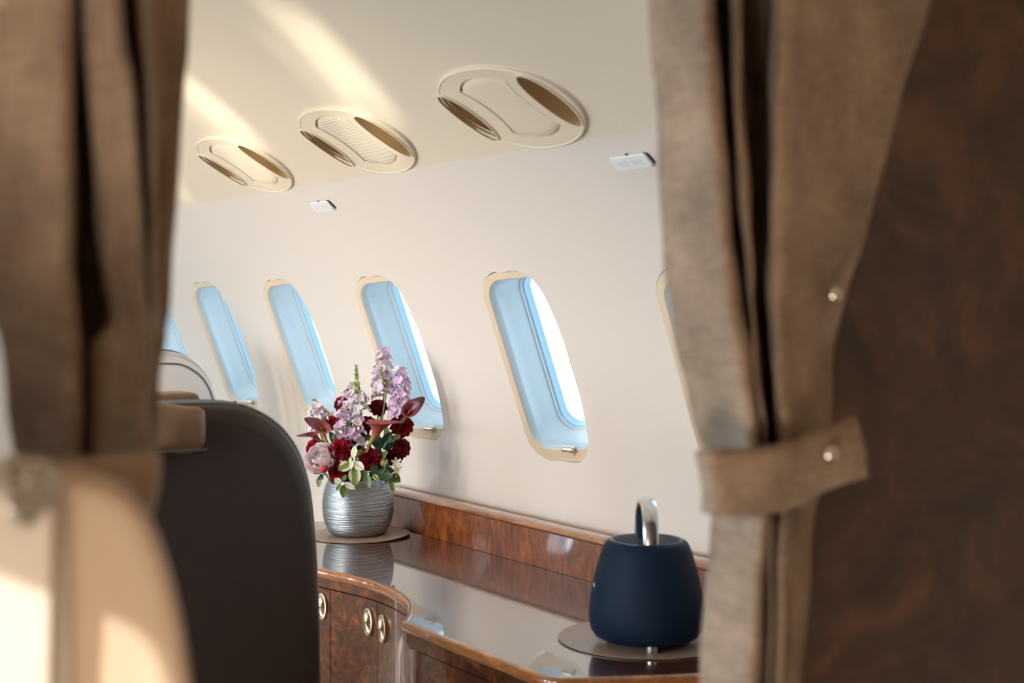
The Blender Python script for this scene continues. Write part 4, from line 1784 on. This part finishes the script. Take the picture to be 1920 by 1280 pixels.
def petal_mesh(name, L, W, cup=0.3, curl=0.0, ruffle=0.0, seed=0, nu=7, nv=6, tip=0.5, base=0.25, material=None, thick=0.0):
    """petal from the origin along +Z, width along X, hollow side towards -Y"""
    rnd = random.Random(seed)
    ph = rnd.uniform(0, 6)
    bm = bmesh.new()
    rows = []
    for i in range(nu + 1):
        t = i / nu
        w = W * (base + (1 - base) * math.sin(PI * min(1, t ** 0.8) * 0.62) / math.sin(PI * 0.62 * 0.8)) * (1 - max(0, (t - 0.72) / 0.28) ** 2 * tip)
        w = min(w, W)
        row = []
        for j in range(nv + 1):
            v = -1 + 2 * j / nv
            x = v * w / 2
            y = -cup * W * (v * v - 0.2) * (0.4 + 0.6 * t) - curl * L * (t ** 2.2) + ruffle * W * math.sin(5 * v + ph + 2 * t) * t * t
            z = L * t - 0.10 * L * v * v * t + ruffle * L * 0.4 * math.sin(7 * v + ph) * t ** 4
            row.append(Vector((x, y, z)))
        rows.append(row)
    grid(bm, rows)
    bmesh.ops.recalc_face_normals(bm, faces=bm.faces)
    me = bpy.data.meshes.new(name)
    bm.to_mesh(me)
    bm.free()
    for p in me.polygons: p.use_smooth = True
    if material: me.materials.append(M[material] if isinstance(material, str) else material)
    return me


def add_mesh(bm, me, mtx):
    t = bmesh.new()
    t.from_mesh(me)
    bmesh.ops.transform(t, matrix=mtx, verts=t.verts)
    tmp = bpy.data.meshes.new('tmp')
    t.to_mesh(tmp)
    t.free()
    bm.from_mesh(tmp)
    bpy.data.meshes.remove(tmp)


def stem_points(head, tilt_dir, mouth_dx=0.0, mouth_dy=0.0):
    """curve from a flower head down into the vase mouth"""
    foot = VMOUTH + SIDE * mouth_dx + Vector((VIEW.x, VIEW.y, 0)) * mouth_dy + Vector((0, 0, -0.02))
    mid = head.lerp(foot, 0.5) - tilt_dir * 0.010
    return catmull([head, head - tilt_dir * min(0.03, (head - foot).length * 0.3), mid, foot], 5)


def add_stem(root, head, tilt, r=0.0022, material='stem', mdx=0.0, mdy=0.0):
    bm = bmesh.new()
    pts = [p - root.location for p in stem_points(head, tilt, mdx, mdy)]
    tube(bm, pts, r, 7)
    return obj('stem', bm, material, root)


RAN = []
for v in range(3):
    bm = bmesh.new()
    rnd = random.Random(50 + v)
    layers = [(3, 0.42, 0.50, 0.02), (5, 0.58, 0.58, 0.14), (7, 0.76, 0.66, 0.34), (9, 0.92, 0.74, 0.60), (10, 1.02, 0.80, 0.90), (10, 1.06, 0.84, 1.20)]
    for li, (cnt, L, W, op) in enumerate(layers):
        for k in range(cnt):
            me = petal_mesh('t', L * rnd.uniform(0.92, 1.05), W * rnd.uniform(0.9, 1.1), 0.30, 0.22 - 0.05 * li, 0.07, rnd.random() * 99, 5, 5, 0.22, 0.35)
            rot = Matrix.Rotation(2 * PI * (k + 0.37 * li) / cnt + rnd.uniform(-0.15, 0.15), 4, 'Z')
            add_mesh(bm, me, rot @ Matrix.Translation((0, 0.05 + 0.06 * li, 0.02 * (5 - li))) @ Matrix.Rotation(-op * 0.95, 4, 'X'))
            bpy.data.meshes.remove(me)
    bmesh.ops.recalc_face_normals(bm, faces=bm.faces)
    me = bpy.data.meshes.new('ranunculus_petals')
    bm.to_mesh(me)
    bm.free()
    for p in me.polygons: p.use_smooth = True
    RAN.append(me)


def ranunculus(zx, zy, rz, off, aim, label, dark=False, var=0, group=None):
    """aim: (side, up, towards camera) direction the bloom looks at"""
    d = (SIDE * aim[0] + UPP * aim[1] - VIEW * aim[2]).normalized()
    r = rz / 3.2 * PXM
    head = zp(zx, zy, off) - d * r * 0.45
    root = empty('ranunculus', head)
    me = RAN[var % 3]
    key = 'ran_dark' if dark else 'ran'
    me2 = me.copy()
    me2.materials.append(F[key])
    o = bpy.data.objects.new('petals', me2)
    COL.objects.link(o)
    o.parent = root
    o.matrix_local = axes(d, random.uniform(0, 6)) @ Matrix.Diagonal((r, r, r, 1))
    o['kind'] = 'stuff'
    bm = bmesh.new()
    lathe(bm, [(0.0005, -0.16), (0.10, -0.15), (0.30, -0.10), (0.42, 0.0), (0.40, 0.08), (0.10, 0.10)], 14)
    c = obj('calyx', bm, 'bud', root)
    c.matrix_local = axes(d) @ Matrix.Diagonal((r * 0.75, r * 0.75, r, 1))
    add_stem(root, head, d * 0.6 + Vector((0, 0, 0.4)), 0.0019, 'stem', random.uniform(-0.03, 0.03), random.uniform(-0.02, 0.02))
    tag(root, label, 'flower', group)
    return root


RN = [
    (322, 372, 42, 0.020, (-0.35, 0.45, 0.8), 'deep red ranunculus bloom high on the left of the bouquet beside pale snapdragon florets', False),
    (540, 396, 46, 0.010, (0.1, 0.55, 0.8), 'dark red ranunculus bloom just above the large orange-maroon calla lily', True),
    (265, 487, 36, -0.010, (-0.2, 0.35, 0.9), 'crimson ranunculus bloom between the left calla lily and the lavender florets', False),
    (474, 495, 42, 0.012, (-0.1, 0.3, 0.9), 'crimson ranunculus bloom tucked left of the large calla lily mouth', False),
    (682, 506, 58, -0.005, (0.3, 0.35, 0.85), 'large crimson ranunculus bloom under the plum calla lily on the right', False),
    (318, 648, 55, -0.055, (-0.1, 0.25, 0.95), 'open red ranunculus bloom with visible centre beside the pink peony', False),
    (492, 705, 54, -0.060, (0.15, 0.1, 1.0), 'open red ranunculus bloom in the middle, over the vase rim', False),
    (303, 782, 52, -0.062, (-0.2, -0.05, 1.0), 'red ranunculus bloom drooping over the vase rim under the peony', False),
    (684, 636, 46, -0.030, (0.55, 0.2, 0.8), 'burgundy ranunculus bloom leaning out on the right side', True),
    (640, 694, 44, -0.035, (0.4, 0.0, 0.9), 'dark burgundy ranunculus bloom behind the small cream star flowers', True),
    (150, 632, 46, 0.005, (-0.6, 0.35, 0.7), 'bright red ranunculus bloom peeping over the pink peony', False),
]
for i, (zx, zy, r, off, aim, lab, dk) in enumerate(RN):
    ranunculus(zx, zy, r, off, aim, lab, dk, i, 'ranunculus blooms in the vase')

# closed red bud in front of the peony
d = (SIDE * -0.2 + UPP * 0.3 - VIEW).normalized()
h = zp(218, 765, -0.085)
rb = empty('flower_bud', h)
bm = bmesh.new()
lathe(bm, [(0.0005, -0.010), (0.006, -0.008), (0.0092, 0.0), (0.008, 0.006), (0.004, 0.010), (0.0005, 0.0115)], 14)
o = obj('bud', bm, F['ran'], rb)
o.matrix_local = axes(d)
for k in range(5):
    me = petal_mesh('sepal', 0.014, 0.009, 0.4, -0.1, 0.0, k, 4, 4, 0.9, 0.5, 'bud')
    o = bpy.data.objects.new('sepal', me)
    COL.objects.link(o)
    o.parent = rb
    o.matrix_local = axes(d) @ Matrix.Rotation(2 * PI * k / 5, 4, 'Z') @ Matrix.Translation((0, 0.0045, -0.009)) @ Matrix.Rotation(-0.42, 4, 'X')
add_stem(rb, h, d * 0.4 + Vector((0, 0, 0.4)), 0.0016, 'stem', -0.04, -0.03)
tag(rb, 'small closed red bud with green sepals hanging before the pink peony', 'flower')

# peony
pd = (SIDE * -0.35 + UPP * 0.42 - VIEW * 0.9).normalized()
ph_ = zp(205, 705, -0.045)
peo = empty('peony', ph_)
PET = [petal_mesh('petal', 1.0, 0.95, 0.36, 0.30, 0.06, 10 + k, 8, 8, 0.18, 0.40, F['peony']) for k in range(4)]
rnd = random.Random(3)
R_P = 88 / 3.2 * PXM
for li, (cnt, L, op, up) in enumerate(((5, 0.80, 0.10, 0.12), (6, 0.98, 0.28, 0.02), (8, 1.12, 0.50, -0.12), (9, 1.22, 0.80, -0.28), (9, 1.25, 1.12, -0.40))):
    for k in range(cnt):
        o = bpy.data.objects.new('petal', PET[(k + li) % 4])
        COL.objects.link(o)
        o.parent = peo
        s = R_P * L * rnd.uniform(0.93, 1.06)
        o.matrix_local = axes(pd) @ Matrix.Rotation(2 * PI * (k + 0.41 * li) / cnt + rnd.uniform(-0.1, 0.1), 4, 'Z') @ Matrix.Translation((0, R_P * (0.05 + 0.05 * li), R_P * (up - 0.25))) @ Matrix.Rotation(-op * 0.95, 4, 'X') @ Matrix.Diagonal((s, s, s, 1))
add_stem(peo, ph_ - pd * R_P * 0.4, pd * 0.5 + Vector((0, 0, 0.4)), 0.003, 'stem', -0.03, -0.02)
tag(peo, 'full pale pink peony low on the left of the bouquet', 'flower')


# ---- calla lilies
def calla(base_z, lip_z, off0, off1, rmax, tip_roll, label, dark=False, flare=1.0, tip_len=0.55):
    """funnel from base to lip; tip_roll turns the pointed side round the axis"""
    b0, b1 = zp(base_z[0], base_z[1], off0), zp(lip_z[0], lip_z[1], off1)
    ax = b1 - b0
    L = ax.length
    root = empty('calla_lily', b0)
    R = rmax / 3.2 * PXM
    bm = bmesh.new()
    rows = []
    nu, nv = 18, 36
    for i in range(nu + 1):
        t = i / nu
        row = []
        for j in range(nv + 1):
            th = -PI * 1.06 + 2.12 * PI * j / nv            # overlaps itself opposite the tip
            tipf = (0.5 + 0.5 * math.cos(th)) ** 2.2
            back = (0.5 - 0.5 * math.cos(th)) ** 2
            rr = R * (0.13 + 0.20 * t + 0.70 * max(0, (t - 0.35) / 0.65) ** 2.0 * flare)
            rr *= 1 + 0.06 * (abs(th) / PI) ** 3 * math.copysign(1, th)
            zz = L * (t * (0.86 + tip_len * 0.6 * tipf - 0.24 * back * t))
            lip = max(0, (t - 0.80) / 0.20) ** 2
            rr += lip * R * 0.30 * (0.4 + tipf) * flare
            zz -= lip * R * 0.22 * (1 - tipf)
            sq = 1 - 0.45 * tipf * max(0, t - 0.6) / 0.4
            row.append(Vector((rr * math.sin(th) * sq, -rr * math.cos(th), zz)))
        rows.append(row)
    grid(bm, rows)
    sp_ = obj('spathe', bm, F['calla_dark' if dark else 'calla'], root, sharp=0)
    sp_.matrix_local = axes(ax, tip_roll)
    bm = bmesh.new()
    tube(bm, [(0, 0, L * 0.25), (0, 0, L * 0.5), (0, 0, L * 0.72)], [R * 0.10, R * 0.13, R * 0.07], 8)
    s2 = obj('spadix', bm, 'spadix', root)
    s2.matrix_local = axes(ax, tip_roll)
    bm = bmesh.new()
    pts = catmull([b0 + ax * 0.10 - root.location, b0 - ax.normalized() * 0.02 - root.location, VMOUTH + SIDE * ((b0 - VC).dot(SIDE) * 0.5) - root.location + Vector((0, 0, -0.02))], 6)
    tube(bm, pts, [R * 0.16] * 2 + [0.0030] * (len(pts) - 2), 8)
    obj('stem', bm, 'stem', root)
    tag(root, label, 'flower')
    return root


calla((474, 640), (590, 458), -0.030, -0.085, 78, 1.05, 'large orange-maroon calla lily opening over the middle of the bouquet', flare=1.05, tip_len=0.75)
calla((690, 480), (752, 385), -0.020, -0.050, 54, 2.7, 'dark plum calla lily with curled tip on the right before the window', True, 0.75, 0.9)
calla((236, 612), (178, 478), -0.040, -0.075, 58, -1.9, 'tall maroon calla lily with yellow-green throat on the left side', False, 0.85, 0.55)
calla((212, 606), (118, 548), -0.025, -0.045, 46, -1.6, 'plum calla lily pointing out low on the left over the brown seat', True, 0.7, 0.9)

# ---- snapdragons: spikes of ruffled florets, buds at the tip
FLO = {}
for key in ('snap', 'snap_pale'):
    FLO[key] = []
    for v in range(3):
        bm = bmesh.new()
        rnd = random.Random(90 + v)
        # two upper lobes, three lower lobes and the closed throat
        for k, (a, L, W, op) in enumerate(((0.55, 1.05, 1.05, 0.45), (-0.55, 1.05, 1.05, 0.45), (PI - 0.95, 0.95, 0.95, 0.80), (PI, 0.9, 0.95, 0.95), (PI + 0.95, 0.95, 0.95, 0.80), (PI / 2, 0.8, 0.8, 0.7), (-PI / 2, 0.8, 0.8, 0.7))):
            me = petal_mesh('t', L, W, 0.22, -0.34, 0.20, rnd.random() * 50, 6, 8, 0.15, 0.5)
            add_mesh(bm, me, Matrix.Rotation(a, 4, 'Z') @ Matrix.Translation((0, 0.10, 0.18)) @ Matrix.Rotation(-op, 4, 'X'))
            bpy.data.meshes.remove(me)
        t_ = bmesh.new()
        lathe(t_, [(0.10, -0.55), (0.24, -0.40), (0.30, 0.0), (0.34, 0.25), (0.24, 0.42), (0.02, 0.48)], 12)
        tm = bpy.data.meshes.new('t2')
        t_.to_mesh(tm)
        t_.free()
        bm.from_mesh(tm)
        bpy.data.meshes.remove(tm)
        bmesh.ops.recalc_face_normals(bm, faces=bm.faces)
        me = bpy.data.meshes.new('floret')
        bm.to_mesh(me)
        bm.free()
        for p in me.polygons: p.use_smooth = True
        me.materials.append(F[key])
        FLO[key].append(me)
bm = bmesh.new()
lathe(bm, [(0.02, -0.5), (0.30, -0.35), (0.42, 0.0), (0.30, 0.45), (0.12, 0.85), (0.01, 1.0)], 10)
BUDM = bpy.data.meshes.new('bud')
bm.to_mesh(BUDM)
bm.free()
for p in BUDM.polygons: p.use_smooth = True
BUDM.materials.append(M['bud'])
BUDY = BUDM.copy()
BUDY.materials.clear()
BUDY.materials.append(M['bud_yellow'])


def snapdragon(top, bottom, off0, off1, fl, bud_from, label, key='snap', size=46, nf=10, nb=9, mix=0.0, seed=0, front=True):
    """top/bottom in close-up pixels; florets between bud_from..1 of the way down, buds above"""
    a, b_ = zp(top[0], top[1], off0), zp(bottom[0], bottom[1], off1)
    root = empty('snapdragon', b_)
    rnd = random.Random(seed)
    ax = (a - b_)
    L = ax.length
    bend = SIDE * rnd.uniform(-0.006, 0.006)
    spine = catmull([a, a.lerp(b_, 0.5) + bend, b_, VMOUTH + SIDE * ((b_ - VC).dot(SIDE) * 0.45)], 8)
    bm = bmesh.new()
    n = len(spine)
    tube(bm, [p - b_ for p in spine], [0.0010 + 0.0014 * i / n for i in range(n)], 7)
    obj('stem', bm, 'stem', root)
    up = ax.normalized()
    e1 = (SIDE - up * SIDE.dot(up)).normalized()
    e2 = up.cross(e1)
    if e2.dot(-VIEW) < 0: e2 = -e2
    S = size / 3.2 * PXM

    def along(t):
        return a.lerp(b_, t) + bend * (4 * t * (1 - t)) - b_
    for k in range(nb):
        t = bud_from * (k + 0.3) / nb
        an = k * 2.4 + seed
        rr = 0.10 + 0.25 * k / nb
        dirn = (e1 * math.cos(an) + e2 * math.sin(an)) * 0.8 + up * 0.75
        s = S * (0.16 + 0.20 * k / nb)
        o = bpy.data.objects.new('bud', BUDY if (k > nb * 0.45 and k % 2) else BUDM)
        COL.objects.link(o)
        o.parent = root
        o.matrix_local = Matrix.Translation(along(t) + dirn.normalized() * s * 0.5) @ axes(dirn) @ Matrix.Diagonal((s, s, s, 1))
    for k in range(nf):
        t = bud_from + (1 - bud_from) * (k + 0.4) / nf
        an = k * 2.4 + seed * 1.3
        sd, fr = math.cos(an), math.sin(an)
        if front and fr < -0.5: fr = -fr * 0.6
        dirn = (e1 * sd + e2 * fr) + up * (0.45 - 0.3 * t)
        s = S * (0.34 + 0.16 * min(1, t * 1.6)) * rnd.uniform(0.9, 1.1)
        kk = 'snap_pale' if rnd.random() < mix else key
        o = bpy.data.objects.new('floret', FLO[kk][k % 3])
        COL.objects.link(o)
        o.parent = root
        o.matrix_local = Matrix.Translation(along(t) + dirn.normalized() * s * 0.62) @ axes(dirn, 0, UPP) @ Matrix.Rotation(rnd.uniform(-0.4, 0.4), 4, 'Z') @ Matrix.Diagonal((s, s, s, 1))
    tag(root, label, 'flower', 'snapdragon spikes in the vase')
    return root


snapdragon((578, 62), (575, 330), 0.035, 0.025, 0, 0.02, 'tall white-tipped lavender snapdragon spike rising highest before the window', 'snap', 84, 20, 2, 0.45, 1)
snapdragon((676, 165), (655, 450), 0.005, 0.010, 0, 0.04, 'lavender snapdragon spike right of the tallest one', 'snap', 80, 20, 3, 0.15, 2)
snapdragon((410, 145), (440, 440), 0.020, 0.0, 0, 0.60, 'green-budded snapdragon spike with few pale open florets', 'snap_pale', 70, 9, 26, 0.6, 3)
snapdragon((392, 262), (372, 470), 0.030, 0.010, 0, 0.06, 'pale lavender snapdragon spike left of the green-budded one', 'snap', 84, 14, 3, 0.5, 4)
snapdragon((330, 420), (330, 620), 0.0, -0.015, 0, 0.02, 'lavender snapdragon spike above the open red ranunculus', 'snap', 76, 13, 2, 0.1, 5)
snapdragon((155, 352), (190, 540), 0.020, 0.0, 0, 0.30, 'short pale snapdragon spike with green tip at the left edge of the bouquet', 'snap_pale', 84, 14, 8, 0.4, 6)
snapdragon((425, 440), (405, 640), -0.010, -0.02, 0, 0.04, 'short lavender snapdragon spike beside the large calla lily stem', 'snap', 72, 9, 2, 0.1, 7)
snapdragon((562, 150), (590, 300), -0.002, 0.0, 0, 0.85, 'dark green snapdragon tip standing among the tall lavender florets', 'snap', 44, 2, 18, 0.0, 8)


# ---- foliage
def leaf_mesh(material, seed=0, fold=0.18, curl=0.25):
    rnd = random.Random(seed)
    bm = bmesh.new()
    rows = []
    nu, nv = 10, 6
    for i in range(nu + 1):
        t = i / nu
        w = 0.5 * math.sin(PI * t ** 0.85) ** 0.75 if 0 < t < 1 else 0.0
        w = max(w, 0.012)
        row = []
        for j in range(nv + 1):
            v = -1 + 2 * j / nv
            row.append(Vector((v * w, -fold * abs(v) * w - curl * t * t * 0.35 + 0.02 * math.sin(9 * t + 3 * v), t)))
        rows.append(row)
    grid(bm, rows)
    bmesh.ops.recalc_face_normals(bm, faces=bm.faces)
    me = bpy.data.meshes.new('leaf')
    bm.to_mesh(me)
    bm.free()
    for p in me.polygons: p.use_smooth = True
    me.materials.append(M[material])
    return me


LEAF = {k: [leaf_mesh(k, i, 0.15 + 0.1 * i, 0.2 + 0.2 * i) for i in range(2)] for k in ('leaf_dark', 'leaf_mid', 'leaf_var', 'leaf_cream')}


def sprig(name, label, origin, off, leaves, stem_m='stem', group=None, cat='foliage'):
    """leaves: (base zx, zy, tip zx, zy, width, kind, tip depth change)"""
    o0 = zp(origin[0], origin[1], off)
    root = empty(name, o0)
    bm = bmesh.new()
    tube(bm, [p - o0 for p in catmull([o0, o0.lerp(VMOUTH, 0.5) + Vector((0, 0, 0.012)), VMOUTH + SIDE * ((o0 - VC).dot(SIDE) * 0.55)], 6)], 0.0014, 6)
    obj('stem', bm, stem_m, root)
    for i, (bx, by, tx, ty, w, kind, dz) in enumerate(leaves):
        p0, p1 = zp(bx, by, off), zp(tx, ty, off + dz)
        v = p1 - p0
        o = bpy.data.objects.new('leaf', LEAF[kind][i % 2])
        COL.objects.link(o)
        o.parent = root
        W = w / 3.2 * PXM
        ref = (-VIEW + UPP * 0.35 + SIDE * 0.25 * (1 if i % 2 else -1))
        o.matrix_local = Matrix.Translation(p0 - o0) @ axes(v, 0, ref) @ Matrix.Diagonal((W, W, v.length, 1))
    tag(root, label, cat, group)
    return root


sprig('foliage_sprig', 'variegated leaf sprig with cream margins hanging over the middle of the vase rim', (385, 738), -0.092, [
    (390, 700, 404, 622, 38, 'leaf_cream', 0.01), (375, 730, 300, 772, 62, 'leaf_var', -0.004), (395, 725, 458, 768, 52, 'leaf_cream', -0.004),
    (395, 752, 402, 868, 74, 'leaf_var', -0.012), (383, 712, 378, 770, 26, 'leaf_cream', -0.008)])
sprig('foliage_sprig', 'small cream and green leaf sprig hanging over the vase beneath the red ranunculus', (310, 850), -0.092, [
    (320, 846, 276, 822, 34, 'leaf_cream', 0.0), (318, 852, 292, 892, 36, 'leaf_var', 0.0), (340, 850, 405, 885, 34, 'leaf_cream', 0.0),
    (345, 855, 328, 938, 56, 'leaf_mid', -0.004), (330, 835, 345, 800, 30, 'leaf_mid', 0.01)])
sprig('foliage_sprig', 'two green leaves hanging over the vase right of the variegated sprig', (470, 790), -0.088, [
    (470, 795, 488, 882, 52, 'leaf_mid', -0.006), (505, 800, 545, 832, 30, 'leaf_var', 0.0), (440, 770, 478, 805, 34, 'leaf_mid', 0.0)])
sprig('foliage_sprig', 'broad glossy dark green leaves at the right of the vase rim', (530, 785), -0.072, [
    (522, 790, 632, 815, 70, 'leaf_dark', -0.006), (500, 740, 528, 790, 52, 'leaf_dark', 0.0), (560, 760, 640, 780, 46, 'leaf_dark', 0.01)])
sprig('foliage_sprig', 'green leaves drooping beyond the right side of the vase', (610, 800), -0.045, [
    (615, 800, 676, 842, 56, 'leaf_mid', 0.0), (605, 820, 632, 902, 52, 'leaf_var', 0.0), (590, 810, 620, 868, 44, 'leaf_dark', 0.01), (640, 800, 672, 800, 34, 'leaf_var', 0.0)])
sprig('foliage_sprig', 'yellow-green leaf hanging over the left side of the vase', (190, 800), -0.055, [
    (188, 808, 186, 876, 36, 'leaf_mid', 0.0), (210, 800, 190, 830, 30, 'leaf_dark', 0.0)])
sprig('foliage_sprig', 'dark green leaves filling the gap below the large calla lily', (560, 640), -0.020, [
    (560, 640, 500, 560, 60, 'leaf_dark', 0.0), (560, 640, 620, 540, 60, 'leaf_dark', 0.0), (570, 650, 650, 580, 50, 'leaf_dark', 0.02), (545, 660, 540, 560, 50, 'leaf_mid', 0.03),
    (560, 690, 620, 740, 60, 'leaf_dark', -0.02), (560, 680, 520, 640, 44, 'leaf_mid', -0.02), (600, 620, 590, 500, 44, 'leaf_mid', 0.02), (500, 600, 440, 540, 44, 'leaf_dark', 0.02),
    (600, 600, 680, 560, 40, 'leaf_mid', 0.0), (600, 660, 600, 600, 40, 'leaf_dark', -0.01)], 'stem_dark')
sprig('foliage_sprig', 'dark green leaves behind the pink peony and left calla lily', (300, 620), -0.012, [
    (300, 620, 250, 540, 50, 'leaf_dark', 0.0), (300, 620, 360, 560, 50, 'leaf_dark', 0.0), (310, 700, 262, 700, 44, 'leaf_dark', -0.03), (320, 720, 300, 742, 44, 'leaf_dark', -0.04),
    (380, 640, 400, 540, 50, 'leaf_dark', 0.01), (420, 680, 450, 600, 50, 'leaf_dark', 0.0), (370, 660, 352, 720, 40, 'leaf_mid', -0.03), (400, 560, 380, 480, 44, 'leaf_dark', 0.0),
    (270, 600, 280, 550, 40, 'leaf_mid', -0.01)], 'stem_dark')
sprig('foliage_sprig', 'mixed green filler leaves around the rim between the red ranunculus blooms', (400, 770), -0.050, [
    (400, 780, 340, 830, 60, 'leaf_dark', -0.02), (420, 780, 440, 860, 60, 'leaf_dark', -0.01), (440, 650, 400, 690, 50, 'leaf_mid', -0.02), (450, 660, 492, 640, 40, 'leaf_var', -0.02),
    (540, 740, 560, 800, 60, 'leaf_dark', 0.0), (420, 700, 440, 640, 60, 'leaf_var', -0.01), (560, 700, 596, 660, 44, 'leaf_mid', -0.02), (300, 800, 260, 850, 50, 'leaf_dark', 0.0)], 'stem_dark')

# small cream star flowers at the right of the rim
for k, (zx, zy, off, lab) in enumerate(((648, 728, -0.075, 'cream star-shaped flower on the right, before the dark burgundy bloom'), (660, 772, -0.070, 'lower cream star-shaped flower on the right above the drooping leaves'))):
    h = zp(zx, zy, off)
    root = empty('star_flower', h)
    d = (SIDE * 0.3 + UPP * 0.25 - VIEW).normalized()
    me = petal_mesh('petal', 0.016, 0.0062, 0.2, 0.12, 0.0, k, 5, 4, 0.7, 0.4, 'star')
    for j in range(6):
        o = bpy.data.objects.new('petal', me)
        COL.objects.link(o)
        o.parent = root
        o.matrix_local = axes(d) @ Matrix.Rotation(2 * PI * j / 6 + k, 4, 'Z') @ Matrix.Rotation(-1.2, 4, 'X')
    bm = bmesh.new()
    lathe(bm, [(0.0003, -0.002), (0.0024, 0.0), (0.0018, 0.0024), (0.0003, 0.003)], 10)
    o = obj('flower_centre', bm, 'bud_yellow', root)
    o.matrix_local = axes(d)
    add_stem(root, h, d * 0.3 + Vector((0, 0, 0.5)), 0.0011, 'stem', 0.03, -0.02)
    tag(root, lab, 'flower')
# closed green bud beside the star flowers
h = zp(578, 736, -0.080)
root = empty('flower_bud', h)
for k in range(4):
    o = bpy.data.objects.new('sepal', BUDM)
    COL.objects.link(o)
    o.parent = root
    o.matrix_local = Matrix.Translation(SIDE * (0.003 * (k - 1.5)) + UPP * (0.002 * (k % 2))) @ axes(UPP + SIDE * 0.2 * (k - 1.5)) @ Matrix.Diagonal((0.010, 0.010, 0.011, 1))
add_stem(root, h, Vector((0, 0, 0.5)), 0.0014, 'stem', 0.02, -0.02)
tag(root, 'closed pale green bud between the middle red bloom and the star flowers', 'flower')
